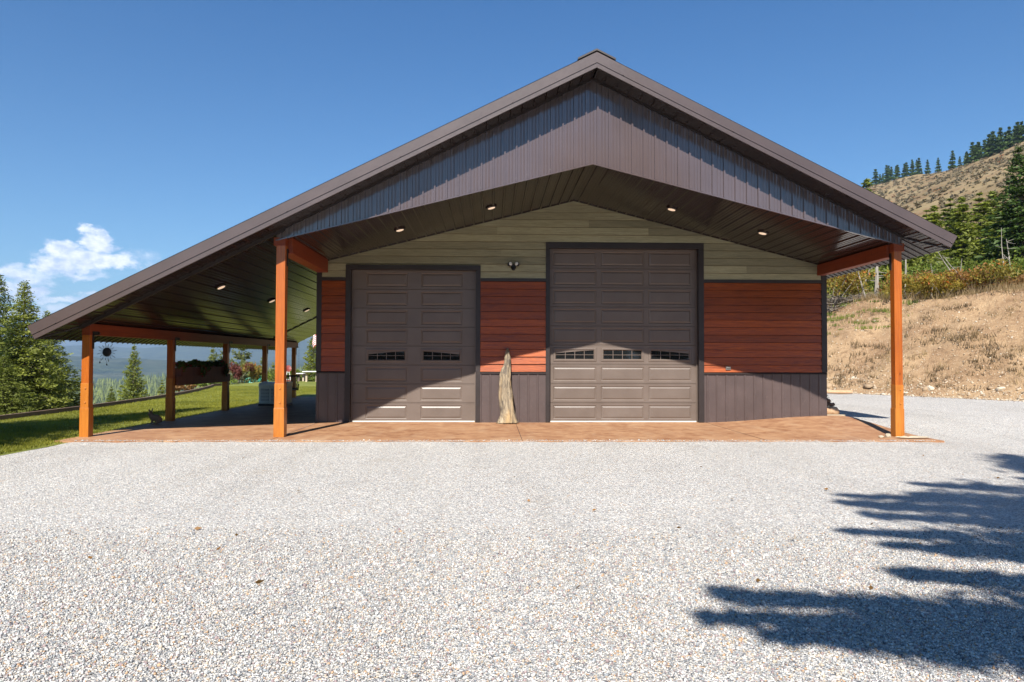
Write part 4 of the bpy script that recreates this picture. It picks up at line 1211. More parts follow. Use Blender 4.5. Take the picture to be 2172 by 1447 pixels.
# striped flag on its pole
fg = empty('flag', (-12.55, 30.0, 0), 0, 'red and white striped flag with a blue canton drooping beside the wall corner', 'flag')
b = MB(); b.tube([(0, 0, -.1), (0, 0, 4.6)], .03, 8); b.lathe([(.001, .05), (.04, .03), (.05, 0), (.03, -.04)], (0, 0, 4.66), 10); b.build('pole', M['white'], fg)
n1, n2 = 26, 27; V = []; F = []; Fb = []; Fr = []; Fw = []
for j in range(n2):
    for i in range(n1):
        u_ = i / (n1 - 1); v_ = j / (n2 - 1)
        x = -.03 - u_ * 1.02 + .05 * math.sin(v_ * 6 + u_ * 7); z = 4.05 - v_ * .92 - u_ * 1.05 - .12 * math.sin(u_ * 5); y = .10 * math.sin(u_ * 11 + v_ * 3) * (.3 + u_)
        V.append((x, y, z))
for j in range(n2 - 1):
    for i in range(n1 - 1):
        f = (j * n1 + i, j * n1 + i + 1, (j + 1) * n1 + i + 1, (j + 1) * n1 + i); st = j // 2
        (Fb if (i < 10 and st < 7) else (Fr if st % 2 == 0 else Fw)).append(f)
b = MB(); b.add(V, Fr + Fw + Fb); o = b.build('cloth', m_paint('red_cloth', (.5, .03, .03), .8, .2), fg, True)
o.data.materials.append(m_paint('white_cloth', (.78, .76, .74), .8, .2)); o.data.materials.append(m_paint('blue_cloth', (.03, .05, .18), .8, .2))
o.data.polygons.foreach_set('material_index', [0] * len(Fr) + [1] * len(Fw) + [2] * len(Fb)); md = o.modifiers.new('solid', 'SOLIDIFY'); md.thickness = .004

# ------------------------------------------------------------------ trees
P_big = dict(Ht=8.2, Rd=3.05, levels=62, per=9, cards=125, seed=1, droop=.36, prof=.98, blade=.16, bw=.34, up=.10, ragged=.42)
P_mid = dict(Ht=5.0, Rd=1.45, levels=38, per=8, cards=56, seed=2, droop=.12, prof=.92, blade=.14, bw=.38, up=.30, ragged=.32)
P_for = dict(Ht=10., Rd=2.1, levels=40, per=8, cards=52, seed=3, droop=.35, prof=.85, blade=.34, bw=.40, up=.12, ragged=.45)
P_thin = dict(Ht=9., Rd=1.5, levels=34, per=7, cards=36, seed=4, droop=.3, prof=.7, blade=.32, bw=.40, up=.2, ragged=.6)
P_pine = dict(Ht=7., Rd=2.2, levels=16, per=6, cards=60, seed=5, droop=.0, prof=.45, blade=.24, bw=.45, up=.35, ragged=.5, clump=4, z0=.18)
P_far = dict(Ht=10., Rd=2.3, levels=15, per=7, cards=9, seed=6, droop=.3, prof=.75, blade=1.1, bw=.55, up=.1, ragged=.5)


def tree(key, P, x, y, hgt, base, label, group=None, name='fir_tree', mat='fir', wide=1., rz=None):
    s = hgt / base; return place_tree(key, name, (x, y, TZ if TZ is not None else Hs(x, y) - .1), s * wide, rnd.uniform(0, 6.28) if rz is None else rz, label, group, 'fir tree' if 'fir' in name else ('pine tree' if 'pine' in name else 'tree'), P, mat, sz=s)


TZ = None


for (u_, Y_, v_, key, P, mt, nm, wd, lab) in (
        (50, 5.0, 606, 'big', P_big, 'fir', 'fir_tree', 1.12, 'large dense fir, the biggest tree at the left beyond the lawn edging'),
        (-6, 8.5, 592, 'big', P_big, 'fir', 'fir_tree', 1.0, 'tall fir cut by the left frame edge behind the largest fir'),
        (100, 7.5, 668, 'big', P_big, 'fir', 'fir_tree', 1.15, 'lower fir with long dark boughs between the largest fir and the first lean-to post'),
        (10, 3.0, 760, 'big', P_big, 'fir', 'fir_tree', 1.5, 'low spreading young fir at the foot of the largest fir'),
        (285, 20.6, 734, 'mid', P_mid, 'fir_light', 'fir_tree', .80, 'compact bright green fir framed between the first and second lean-to posts'),
        (238, 22.5, 826, 'mid', P_mid, 'fir_light', 'fir_tree', 1.1, 'small hazy fir just left of the compact bright green fir'),
        (345, 32., 812, 'thin', P_thin, 'fir', 'fir_tree', 1.3, 'thin pale sapling fir just left of the second lean-to post'),
        (452, 40., 741, 'mid', P_mid, 'fir', 'fir_tree', 1.0, 'pointed grey green fir above the planter boxes'),
        (514, 42., 712, 'pine', P_pine, 'pine', 'pine_tree', .62, 'wide clumpy grey green pine behind the third lean-to post'),
        (474, 44., 752, 'pine', P_pine, 'pine', 'pine_tree', .72, 'lower clumpy pine above the far planter box'),
        (557, 42., 765, 'mid', P_mid, 'fir', 'fir_tree', 1.1, 'green fir between the clumpy pine and the fourth lean-to post'),
        (580, 40., 775, 'mid', P_mid, 'fir', 'fir_tree', 1.1, 'bushy fir just right of the fourth lean-to post'),
        (664, 39., 704, 'mid', P_mid, 'fir_light', 'fir_tree', .9, 'light green fir standing behind the flag and the white table'),
        (634, 42., 792, 'mid', P_mid, 'fir', 'fir_tree', 1.2, 'low fir right of the last lean-to post')):
    x = at_px(u_, Y_); TZ = min(Hs(x, Y_) - .1, z_at(v_, Y_) - 1.6); hh_ = z_at(v_, Y_) - TZ
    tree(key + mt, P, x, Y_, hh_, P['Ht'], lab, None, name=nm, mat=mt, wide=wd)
TZ = None
for (u_, Y_, v0, v1, w_, mt, lab) in (
        (506, 36., 768, 815, 1.0, 'shrub_red', 'dark red leaved shrub beyond the lawn below the clumpy pine'),
        (532, 37., 772, 815, 1.4, 'shrub_autumn', 'yellow green shrub turning orange above the teal bicycle'),
        (384, 25.5, 820, 838, 1.2, 'shrub_orange', 'low orange red shrub at the lawn edge right of the second lean-to post'),
        (430, 27.5, 808, 830, 2.2, 'shrub_green', 'low green shrub beyond the edging under the planter boxes'),
        (462, 30., 800, 826, 2.2, 'shrub_green', 'broad grey green shrub beyond the edging under the far planter box'),
        (640, 38., 788, 815, 1.8, 'shrub_green', 'green shrub behind the small white garden table'),
        (598, 38., 790, 815, 1.8, 'shrub_green', 'green shrub behind the red garden windmill'),
        (553, 38., 785, 815, 1.4, 'shrub_green', 'green shrub just right of the teal bicycle')):
    x = at_px(u_, Y_); zb = z_at(v1, Y_); shrub('shrub', (x, Y_, zb), w_, z_at(v0, Y_) - zb, 1500, .14, mt, lab, int(u_), nb=12)

# trees standing outside the picture that throw the shadows on the gravel and the lawn
P_shade = dict(Ht=13.4, Rd=10.6, levels=11, per=8, cards=1100, seed=12, droop=.10, prof=1.0, blade=.36, bw=.38, up=.10, ragged=.50, z0=.42)
sp = empty('pine_tree', (3.6, -19.5, -.05), 0, 'tall spreading pine standing behind the camera at the right', 'pine tree')
r = np.random.default_rng(21); tk = MB(); tk.tube([(.02 * math.sin(h), .03 * math.cos(h), h) for h in (0, 3, 6, 9, 11, 13.2)], [.24, .21, .17, .11, .07, .01], 10)
Cs, Ds, Ls = [], [], []
boughs = []   # root height, tip (x, y, z) seen from the foot of the trunk, width, cards
for px_, py_, wd in ((3.3, -8.45, .5), (2.87, -9.2, .7), (1.8, -9.69, .50), (1.73, -10.3, .42), (1.16, -10.95, .40), (1.3, -11.45, .36), (2.0, -9.2, .3), (2.6, -10.6, .8), (2.5, -11.2, .6), (3.5, -9.8, .55), (3.4, -11.0, .5),
                      (.92, -12.25, .40), (1.35, -12.95, .5), (-.52, -12.72, .46), (-.72, -13.1, .50), (-.45, -13.42, .34), (.3, -13.2, .6), (1.5, -13.7, .6)):
    ht = (py_ + 19.5) / 1.012; boughs.append((ht - .55 - .25 * r.uniform(), (px_ - .2018 * ht - 3.6, 0, ht), wd, 950))
for k in range(40):
    a = r.uniform(-1.9, 1.9); h = r.uniform(6.6, 12.9); L_ = (13.6 - h) * r.uniform(.35, .6) + .3; boughs.append((h, (L_ * math.cos(a), L_ * math.sin(a) * .8, h + .4), .5, 500))
for h, tip, wd, nc in boughs:
    p0 = np.array([0, 0, h]); p1 = np.array(tip); L_ = np.linalg.norm(p1 - p0); d0 = (p1 - p0) / L_; sd = np.cross(d0, [0, 0, 1]); sd /= np.linalg.norm(sd)
    n = int(nc * min(1.3, L_ / 4 + .2)); q = r.uniform(.12, 1, n) ** .8; w_ = wd * (.22 + .95 * np.sin(np.clip(1 - q, 0, 1) * 1.75)) * (1 + .4 * np.sin(q * 14 + h * 3))
    c = p0 + d0 * (q * L_)[:, None] + sd * (r.normal(0, .5, n) * w_)[:, None] * .95 + np.array([0, 0, 1]) * (r.normal(0, .30, n) * w_ - .25 * np.sin(q * 3.1) * .6)[:, None]
    d = d0 + r.normal(0, .7, (n, 3)); d /= np.linalg.norm(d, axis=1, keepdims=True); Cs.append(c); Ds.append(d); Ls.append(r.uniform(.16, .30, n))
    tk.tube([tuple(p0), tuple(p0 + (p1 - p0) * .5 - np.array([0, 0, .15])), tuple(p1)], [.05, .03, .006], 5, False)
c = np.concatenate(Cs); l = np.concatenate(Ls); V, F = diamonds(c, np.concatenate(Ds), l, l * .30, r)
tk.build('trunk', M['bark'], sp); np_mesh('crown', V, F, M['pine'], sp, tint=r.uniform(0, 1, len(c)))
tree('big', P_big, -13.9, -9.6, 15.5, 8.2, 'tall fir outside the left of the view beside the front lawn', wide=.78)
tree('big', P_big, -17.9, -3.2, 13.0, 8.2, 'second tall fir outside the left of the view beyond the lawn edging', wide=.7)
for i, (x, y, h, w) in enumerate(((-11, -44, 13, 1.0), (-5, -47, 11, 1.0), (1, -43, 14, .9), (6, -48, 12, 1.0), (12, -42, 15, .9), (19, -46, 13, 1.), (-18, -41, 12, 1.), (-8, -50, 17, 1.2), (-2, -52, 18, 1.2), (4, -54, 17, 1.2), (9, -53, 18, 1.2), (15, -52, 17, 1.2))):  # unseen firs, added to give the door panes dark reflections
    tree('for', P_for, x, y, h, 10., ['widest', 'second', 'third', 'fourth', 'tallest', 'sixth', 'westernmost', 'back left', 'back middle left', 'back middle', 'back middle right', 'back right'][i] + ' fir of the dark row added behind the camera for reflections', 'firs added behind the camera for reflections', mat='fir_dark')

# trees above the bank on the right: bearing (pixel column), distance, top row


right = [(1842, 34, 372, 'for', 'pale pointed fir rising just over the right roof slope'), (1885, 42, 436, 'for', 'fir peeking over the right roof slope, next right of the pale pointed one'),
         (1985, 33, 428, 'for', 'bushy green fir directly right of the roof eave tip'), (2018, 40, 415, 'thin', 'slender fir right of the roof eave tip'),
         (2043, 27, 408, 'for', 'broad green fir midway between the eave tip and the frame edge'), (2082, 31, 402, 'thin', 'thin sparse fir left of the darkest fir'),
         (2110, 36, 396, 'for', 'fir standing close behind the darkest fir on its left'), (2168, 21, 300, 'for', 'tall dark fir filling the right frame edge, the darkest of the wood'),
         (2145, 33, 420, 'thin', 'slim fir half hidden behind the tall dark fir'), (2120, 22, 560, 'mid', 'small bright fir in front of the tall dark fir'),
         (1800, 40, 500, 'for', 'fir seen under the right porch beam, left of the right post'), (1770, 46, 520, 'for', 'fir seen at the wall corner under the porch beam'),
         (1850, 48, 480, 'for', 'hidden fir behind the right post above the eave'), (1930, 31, 500, 'for', 'green fir just right of the right post below the eave'),
         (1955, 26, 560, 'mid', 'low bright fir right of the right post'), (2000, 27, 520, 'mid', 'low bright fir below the eave tip'), (2060, 24, 540, 'mid', 'low bright fir left of the dark fir foot'),
         (1905, 36, 520, 'thin', 'thin fir right behind the right post'), (1825, 33, 575, 'mid', 'short fir left of the right post under the beam'), (1970, 44, 440, 'thin', 'tall thin fir behind the bushy fir at the eave tip'),
         (2200, 28, 380, 'for', 'fir just outside the right frame edge'), (2030, 48, 450, 'for', 'back row fir seen above the broad green fir'), (2130, 50, 450, 'for', 'back row fir left of the tall dark fir')]
for i, (u_, Y_, v_, key, lab) in enumerate(right):
    x = at_px(u_, Y_); D = (Y_ - CAM.y); ztop = CAM.z + (768 - v_) / 1537.6 * D * 1.0; zb = Hs(x, Y_) - .1
    PP = {'for': P_for, 'thin': P_thin, 'mid': P_mid}[key]
    key2, mt = (key, {'for': 'fir_light' if i % 3 else 'fir', 'thin': 'fir_light', 'mid': 'fir_light'}[key])
    if i == 7: key2, mt = 'darkfor', 'fir_dark'; PP = dict(P_for, levels=44, cards=60, blade=.26, seed=33, Rd=2.6)
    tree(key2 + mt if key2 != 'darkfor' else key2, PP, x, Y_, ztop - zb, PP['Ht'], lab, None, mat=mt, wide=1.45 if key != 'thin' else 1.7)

# autumn shrubs, bare stems and dead trunks at the top of the bank
sl_ = [(1762, 17.5, 'shrub_autumn', 2.6, 2.6, 'yellow autumn shrub at the wall corner above the bank'), (1795, 19, 'shrub_orange', 2.0, 2.2, 'rusty orange shrub right of the yellow autumn shrub'),
       (1830, 18, 'shrub_autumn', 2.2, 2.0, 'olive yellow shrub left of the right post'), (1925, 15, 'shrub_autumn', 1.8, 1.5, 'yellow shrub just right of the right post on the bank top'),
       (1962, 15.5, 'shrub_orange', 2.2, 1.5, 'orange brown shrub on the bank top below the eave tip'), (2005, 13.5, 'shrub_autumn', 1.6, 1.3, 'small golden shrub on the bank top'),
       (2045, 13.5, 'shrub_orange', 2.2, 1.4, 'reddish shrub on the bank top under the broad green fir'), (2090, 12.8, 'shrub_autumn', 2.4, 1.7, 'mixed yellow and green shrub under the dark fir'),
       (2140, 12.6, 'shrub_orange', 2.0, 1.2, 'low orange shrub at the foot of the dark fir'), (2165, 13.5, 'shrub_green', 2.2, 2.0, 'green shrub at the right frame edge on the bank top'),
       (1975, 19, 'shrub_green', 2.2, 2.3, 'taller green shrub behind the orange brown shrub'), (2065, 18, 'shrub_green', 2.2, 2.4, 'green shrub below the thin sparse fir')]
for i, (u_, Y_, mt, w_, h_, lab) in enumerate(sl_):
    x = at_px(u_, Y_); zb = Hs(x, Y_); shrub('shrub', (x, Y_, zb - .1), w_, h_, 1300, .13, mt, lab, 100 + i, 'shrubs along the top of the bank', nb=12)


def snag(u_, Y_, h_, lean, r_, lab, seed):
    x = at_px(u_, Y_); zb = Hs(x, Y_) - .1; rr = random.Random(seed); root = empty('dead_tree', (x, Y_, zb), 0, lab, 'dead tree', 'bare dead trunks above the bank')
    b = MB(); pts = [(lean * h_ * f + .04 * math.sin(f * 5 + seed), .03 * math.cos(f * 7), h_ * f) for f in (0, .25, .5, .75, 1)]; b.tube(pts, [r_ * (1 - .8 * f) for f in (0, .25, .5, .75, 1)], 7); b.build('trunk', M['deadwood'], root)
    b = MB()
    for k in range(7):
        f = rr.uniform(.3, .95); a = rr.uniform(0, 6.28); L_ = rr.uniform(.15, .5); p = Vector((lean * h_ * f, 0, h_ * f)); b.tube([p, p + Vector((math.cos(a) * L_, math.sin(a) * L_, rr.uniform(-.1, .3)))], [r_ * .25, .003], 4)
    b.build('branches', M['deadwood'], root)


for a in [(1858, 17.5, 3.6, .04, .13, 'thickest bare pale trunk seen under the beam left of the right post', 1), (1840, 17, 2.2, -.25, .05, 'short bare trunk leaning left beside the thickest trunk', 2), (1822, 19, 2.6, .3, .05, 'thin bare trunk leaning right under the porch beam', 3),
          (1922, 17, 3.3, .0, .06, 'straight bare trunk right of the right post', 4), (1978, 15, 1.7, 0, .035, 'short upright bare stem below the eave tip', 5), (2048, 14, 2.2, -.55, .045, 'bare trunk leaning far left under the broad fir', 6),
          (2075, 14, 1.9, -.8, .04, 'fallen looking bare trunk slanting low to the left', 7), (2135, 16, 3.4, -.05, .04, 'tall bare pole in front of the dark fir', 8), (2037, 15, 1.9, .05, .03, 'upright bare stem between the two leaning trunks', 9), (2152, 14, 2.6, -.12, .05, 'bare pole at the right frame edge', 10)]: snag(*a)

# the young wood behind the shrubs, one mass of leaves
r = np.random.default_rng(77); bl = []
for k in range(210):
    Y_ = r.uniform(20, 50); u_ = r.uniform(1745, 2230); x = at_px(u_, Y_); h_ = r.uniform(1.6, 4.2) * (.8 + Y_ / 60); w_ = r.uniform(.5, 1.1)
    for f in (.12, .35, .6, .85): bl.append((x + r.normal(0, .2), Y_ + r.normal(0, .2), Hs(x, Y_) + h_ * f, w_ * (1.1 - f), w_ * (1.1 - f), h_ * .2))
c, d, l = scatter_leaves(bl, 60000, .26, r, tipup=.3); V, F = diamonds(c, d, l, l * .42, r)
o = np_mesh('young_wood', V, F, M['fir'], tint=np.clip(.45 + .45 * fbm(c[:, 0], c[:, 1], 3, 3, 5) + r.normal(0, .2, len(c)), 0, 1)); tag(o, 'dense mass of young green growth filling in behind the shrubs above the bank', 'undergrowth', kind='stuff')

# dead brush heap at the bank top near the wall corner
r = np.random.default_rng(8); b = MB()
for k in range(260):
    y = 17.2 + r.uniform(-.2, 1.6); x = at_px(r.uniform(1762, 1868), y); z = Hs(x, y) + r.uniform(0, .4) ** 1.3; a = r.uniform(-.9, .9) + (3.14 if r.uniform() < .5 else 0); L_ = r.uniform(.3, 1.3)
    b.tube([(x, y, z), (x + L_ * math.cos(a), y + L_ * math.sin(a) * .5, z + r.uniform(-.15, .35))], [r.uniform(.01, .035), .006], 4, False)
o = b.build('brush_pile', M['bark']); tag(o, 'heap of dead grey brown branches on the bank top by the wall corner', 'brush pile', kind='stuff')


# weeds, straw and rubble on the bank and along its toe
def tufts(name, cs, per, hgt, wid, mat, label, spread=.12, cat='weeds'):
    n = len(cs) * per; k = np.repeat(np.arange(len(cs)), per); sc_ = np.repeat(rng.uniform(.5, 1.5, len(cs)), per)
    xs = cs[k, 0] + rng.normal(0, spread, n) * sc_; ys = cs[k, 1] + rng.normal(0, spread, n) * sc_
    V, F = blades(n, xs, ys, hgt, wid, cs[k, 2] - .02); V = V.reshape(-1, 3, 3); V[:, 2, 2] = V[:, 0, 2] + (V[:, 2, 2] - V[:, 0, 2]) * sc_
    V = V.reshape(-1, 3); o = np_mesh(name, V, F, M[mat], tint=np.clip(np.repeat(rng.uniform(0, 1, len(cs)), per) * .6 + rng.uniform(0, .4, n), 0, 1)); return tag(o, label, cat, kind='stuff')


def on_bank(n, s0, s1, t0=-14, t1=22, thr=None, seed=0):
    s = rng.uniform(s0, s1, n); tq = rng.uniform(t0, t1, n)
    if thr is not None:
        keep = fbm(tq + 50, s, 2.2, 3, seed) > thr; s = s[keep]; tq = tq[keep]
    x, y, z = bankz(s, tq); return np.stack([x, y, z], 1)


tufts('dry_straw', on_bank(1100, .3, 7.2, thr=.05, seed=71), 14, .22, .018, 'dry', 'pale dry straw tufts scattered over the dirt bank', .10)
tufts('dead_weeds', on_bank(1900, .3, 6.6, thr=.06, seed=75), 16, .16, .03, 'deadweed', 'dark dead weed clumps scattered over the dirt bank', .12)
tufts('green_weeds', np.concatenate([on_bank(60, 4.0, 6.2, 7, 15), on_bank(25, 2.5, 6, 10, 17)]), 60, .14, .03, 'weed', 'bright green weed clumps near the top of the bank by the wall corner', .16)
cs = on_bank(2600, 6.0, 11.5, -14, 20); tufts('bank_top_grass', cs, 14, .34, .02, 'dry', 'dry tall grass along the top of the bank', .18)
cs = on_bank(700, 6.8, 12.5, -14, 20, thr=.08, seed=80); tufts('bank_top_brush', cs, 30, .55, .045, 'shrub_autumn', 'tangled brown and green undergrowth behind the bank top', .22)


def stones(name, cs, size, flat, cols, label, cat='rubble', bright=1.):
    n = len(cs); base = np.array([(1, 0, 0), (-1, 0, 0), (0, 1, 0), (0, -1, 0), (0, 0, 1), (0, 0, -1)], float)
    FF = np.array([(0, 2, 4), (2, 1, 4), (1, 3, 4), (3, 0, 4), (2, 0, 5), (1, 2, 5), (3, 1, 5), (0, 3, 5)])
    V = base[None] * rng.uniform(.65, 1.25, (n, 6, 1)) + rng.normal(0, .16, (n, 6, 3))
    a = rng.uniform(0, 2 * np.pi, n); ca, sa = np.cos(a)[:, None], np.sin(a)[:, None]
    b1 = rng.normal(0, .45, n)[:, None]; x = V[..., 0]; y = V[..., 1] * rng.uniform(.6, 1, n)[:, None]; z = V[..., 2] * flat
    x, z = x * np.cos(b1) - z * np.sin(b1), x * np.sin(b1) + z * np.cos(b1)
    V = np.stack([x * ca - y * sa, x * sa + y * ca, z], -1) * (size * rng.lognormal(0, .35, n))[:, None, None] + cs[:, None, :]
    F = (FF[None] + (np.arange(n) * 6)[:, None, None]).reshape(-1, 3)
    ci = rng.choice(len(cols), n, p=[c[1] for c in cols]); cc = np.array([c[0] for c in cols])[ci] * bright * rng.uniform(.85, 1.15, (n, 1)); cc = np.clip(cc, 0, .92)
    o = np_mesh(name, V.reshape(-1, 3), F, M['stones'], colr=np.repeat(cc, 8, axis=0)); tag(o, label, cat, kind='stuff'); return o


TAN = [((.55, .43, .30), .4), ((.42, .30, .19), .3), ((.66, .58, .46), .2), ((.28, .19, .12), .1)]
cs = on_bank(7000, -.35, 6.2); cs = np.concatenate([cs, on_bank(5500, -.45, 1.1)]); stones('bank_rubble', cs, .032, .7, TAN, 'small tan stones scattered down the dirt bank', bright=.75)
cs = on_bank(260, -.3, 1.3); stones('toe_rocks', cs, .10, .6, TAN, 'larger broken rocks along the foot of the dirt bank', bright=.72)
for i, (s_, t_, k) in enumerate(((.9, -2.2, .20), (.6, 1.0, .16), (1.2, -5.5, .22), (.4, 3.2, .15), (2.6, -3.4, .13), (.5, -7.8, .2))):
    x, y, z = [float(q) for q in bankz(s_, t_)]
    rock((x, y, z + .02), k, ['pale angular rock low on the bank right of the post', 'squat tan rock at the foot of the bank nearest the post', 'large flat rock low on the bank near the right frame edge', 'smooth tan rock at the bank foot left of the post', 'single rock half way up the bank', 'outermost rock at the bank foot'][i], 20 + i, 'rock')

# hillside brush and ridge firs
n = 9500; xs = rng.uniform(46, 250, n * 3); ys = rng.uniform(20, 620, n * 3); w_ = fbm(xs, ys, 40, 4, 91) > -.45; xs = xs[w_][:n]; ys = ys[w_][:n]; zs = hillz(xs, ys)
per = 22; k = np.repeat(np.arange(len(xs)), per); m_n = len(k); size = np.repeat(rng.uniform(.35, 1.25, len(xs)), per)
q = rng.normal(size=(m_n, 3)); q /= np.linalg.norm(q, axis=1, keepdims=True); q[:, 2] = np.abs(q[:, 2]) * .75
c = np.stack([xs[k], ys[k], zs[k]], 1) + q * size[:, None] * rng.uniform(.3, 1, (m_n, 1)); d = q + rng.normal(0, .5, (m_n, 3)); d /= np.linalg.norm(d, axis=1, keepdims=True)
V, F = diamonds(c, d, size * .8, size * .45, rng)
o = np_mesh('hillside_brush', V, F, M['sage'], tint=np.clip(np.repeat(rng.uniform(0, 1, len(xs)), per) * .7 + rng.uniform(0, .3, m_n), 0, 1)); tag(o, 'grey and brown sagebrush clumps dotted over the dry hillside', 'brush', kind='stuff')

ridge = [1748, 1756, 1764, 1771, 1850, 1866, 1872, 1877, 1884, 1890, 1897, 1903, 1909, 1915, 1921, 1928, 1936, 1950, 1960, 1982, 2008, 2026, 2031, 2037, 2043, 2049, 2055, 2061, 2067, 2072, 2078, 2083, 2088, 2093, 2098, 2103, 2108, 2113, 2118, 2123, 2128, 2133, 2138, 2143, 2148, 2152, 2157, 2162, 2167, 2171, 2178, 2186]
def ORD(i):
    a_ = ['first', 'second', 'third', 'fourth', 'fifth', 'sixth', 'seventh', 'eighth', 'ninth', 'tenth', 'eleventh', 'twelfth', 'thirteenth', 'fourteenth', 'fifteenth', 'sixteenth', 'seventeenth', 'eighteenth', 'nineteenth']
    if i < 19: return a_[i]
    t_, o_ = divmod(i + 1, 10); n_ = ['', '', 'twenty', 'thirty', 'forty', 'fifty'][t_]
    return (n_[:-1] + 'ieth') if o_ == 0 and n_.endswith('y') else (n_ + '-' + a_[o_ - 1])


for i, u_ in enumerate(ridge):
    d = fw + rt2 * ((u_ - 1086) / 1537.6); best = None
    ts = np.linspace(150, 640, 500); X_ = CAM.x + d.x / d.y * ts; Y_ = CAM.y + ts; zz = np.where(X_ < 256, hillz(X_, Y_), -50); el = (zz - CAM.z) / ts; j = int(np.argmax(el))
    x, y, z = float(X_[j]) + rnd.uniform(0, 6), float(Y_[j]) + rnd.uniform(-6, 6), float(zz[j])
    dense = u_ > 2055; hgt = (rnd.uniform(9, 14) if dense else rnd.uniform(6.5, 10)) * (ts[j] / 330)
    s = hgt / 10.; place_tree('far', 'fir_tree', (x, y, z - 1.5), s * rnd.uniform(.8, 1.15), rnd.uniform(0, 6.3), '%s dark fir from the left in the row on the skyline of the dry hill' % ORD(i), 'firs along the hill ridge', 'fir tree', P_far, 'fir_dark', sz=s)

# far-off forest filling the valley, too many to count
def cone_forest(name, xs, ys, zs, hs, mat, label):
    n = len(xs); k = 7; parts = []; fcs = []; tn = []
    ang = np.arange(k) * 2 * np.pi / k
    for tier, (z0, z1, rr) in enumerate(((.05, .55, .20), (.35, .8, .15), (.6, 1., .09))):
        rad = rr * hs[:, None] * rng.uniform(.6, 1.3, (n, k)); a = ang[None] + rng.uniform(0, 6, (n, 1))
        ring = np.stack([xs[:, None] + rad * np.cos(a), ys[:, None] + rad * np.sin(a), zs[:, None] + hs[:, None] * (z0 + rng.uniform(-.05, .05, (n, k)))], -1)
        tip = np.stack([xs, ys, zs + hs * z1], -1)[:, None]
        parts.append(np.concatenate([ring, tip], 1))
    V = np.concatenate(parts, 1); m_ = V.shape[1]; F = []
    for t_ in range(3):
        for j in range(k): F.append((t_ * (k + 1) + j, t_ * (k + 1) + (j + 1) % k, t_ * (k + 1) + k))
    F = (np.array(F)[None] + (np.arange(n) * m_)[:, None, None]).reshape(-1, 3)
    o = np_mesh(name, V.reshape(-1, 3), F, M[mat], tint=np.repeat(rng.uniform(0, 1, n), 3 * k)); tag(o, label, 'forest', kind='stuff')


n = 14000; D_ = 170 + 1700 * rng.uniform(0, 1, n) ** 1.6; A_ = rng.uniform(-.78, -.12, n)
xs = CAM.x + D_ * np.sin(A_); ys = CAM.y + D_ * np.cos(A_); zs = H(xs, ys) - 1 + fbm(xs, ys, 400, 4, 3) * 14 * S((np.hypot(xs, ys) - 300) / 900)
ok = zs < -16; xs, ys, zs, D_ = xs[ok], ys[ok], zs[ok], D_[ok]; hs = rng.uniform(7, 15, len(xs)) * (1 + D_ / 3000)
cone_forest('valley_forest', xs, ys, zs, hs, 'fir', 'hazy conifer forest filling the valley beyond the lawn')

# ------------------------------------------------------------------ loose gravel close to the camera
PAL = [((.38, .40, .42), .16), ((.56, .56, .55), .2), ((.76, .73, .68), .2), ((.92, .89, .85), .14), ((.66, .56, .44), .10), ((.44, .34, .34), .08), ((.22, .23, .25), .07), ((.66, .43, .26), .05)]
n = 240000; dd = 2.4 + (6.8 - 2.4) * np.sqrt(rng.uniform(0, 1, n)) ** 1.0; uu = rng.uniform(-.82, .82, n)
keep = rng.uniform(0, 1, n) < np.clip((6.8 - dd) / 2.6, 0, 1); dd = dd[keep]; uu = uu[keep]
xs = CAM.x + dd * uu; ys = CAM.y + dd
cs = np.stack([xs, ys, np.full(len(xs), -.031) + .012 * fbm(xs, ys, 1.5, 3, 8)], 1)
stones('loose_gravel', cs, .0064, .75, PAL, 'loose grey, white and tan crushed gravel in the foreground', 'gravel', bright=.64)


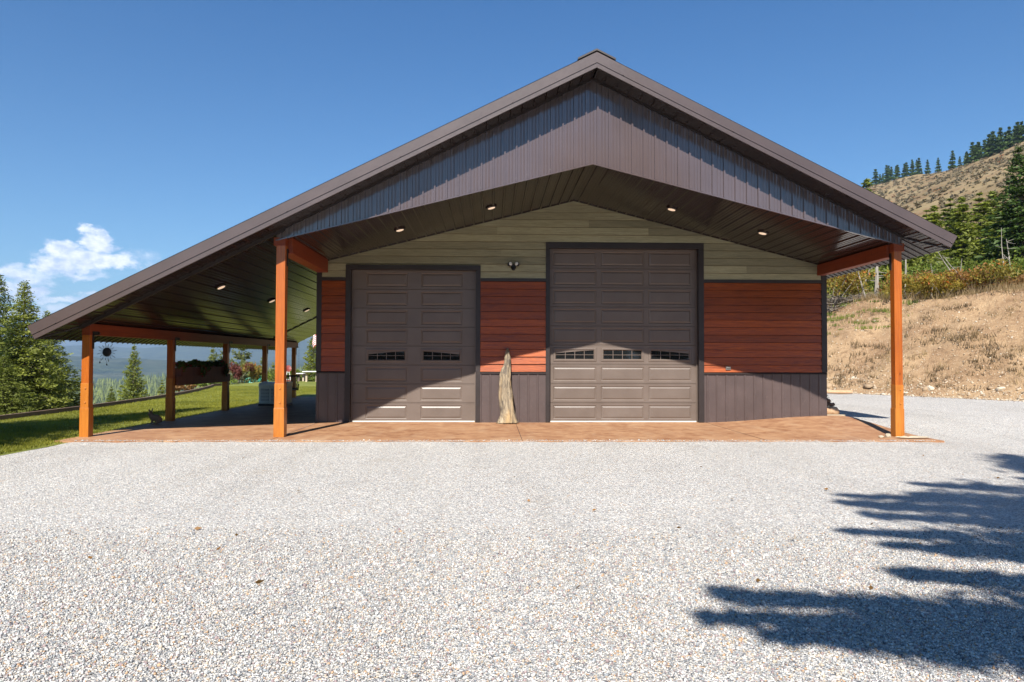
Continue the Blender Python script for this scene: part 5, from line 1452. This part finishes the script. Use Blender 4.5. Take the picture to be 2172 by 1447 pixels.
# stones kicked onto the slab edge, fallen leaves and twigs
n = 2600; xs = rng.uniform(-9.6, 6.4, n); ys = -3.97 + np.abs(rng.normal(0, .07, n)) - .03
stones('spilled_gravel', np.stack([xs, ys, g_yard(xs, ys) + .003], 1), .0075, .7, PAL, 'small stones spilled along the front edge of the stained slab', 'gravel', bright=.7)
n = 34; dd = rng.uniform(3.2, 12, n); xs = CAM.x + dd * rng.uniform(-.7, .75, n); ys = CAM.y + dd; a = rng.uniform(0, 6.28, n)
c = np.stack([xs, ys, np.full(n, -.012)], 1); d = np.stack([np.cos(a), np.sin(a), rng.uniform(-.1, .3, n)], 1); d /= np.linalg.norm(d, axis=1, keepdims=True)
V, F = diamonds(c, d, rng.uniform(.03, .075, n), rng.uniform(.012, .04, n), rng); o = np_mesh('fallen_leaves', V, F, M['shrub_orange'], tint=rng.uniform(0, 1, n)); tag(o, 'a few dry fallen leaves scattered over the gravel', 'leaves', kind='stuff')
for i, (u_, v_, lab) in enumerate(((1685, 1143, 'thin dark twig lying alone on the gravel at the right'), (950, 1155, 'thin brown twig lying alone on the gravel in the middle'))):
    d = fw + rt2 * ((u_ - 1086) / 1537.6) - up2 * ((v_ - 723.5) / 1537.6); p_ = CAM + d * (-CAM.z / d.z)
    b = MB(); b.tube([(-.05, 0, 0), (0, .006, .006), (.05, -.004, .012)], [.003, .003, .0015], 5); o = b.build('twig', M['bark']); o.location = (p_.x, p_.y, -.008); o.rotation_euler = (0, 0, -.3 + i); tag(o, lab, 'twig')

# ------------------------------------------------------------------ the air
mh = bpy.data.materials.new('haze_air'); mh.use_nodes = True; nt = mh.node_tree; nt.nodes.clear()
ou = nt.nodes.new('ShaderNodeOutputMaterial'); pv = nt.nodes.new('ShaderNodeVolumePrincipled'); pv.inputs['Color'].default_value = (.50, .70, 1, 1)
pv.inputs['Density'].default_value = 1.25e-4; pv.inputs['Anisotropy'].default_value = .1; nt.links.new(pv.outputs[0], ou.inputs['Volume'])
hz = MB(); hz.box(-14500, 14500, -14500, 14600, -140, 470); o = hz.build('haze', mh); tag(o, kind='stuff'); mh.cycles.homogeneous_volume = True
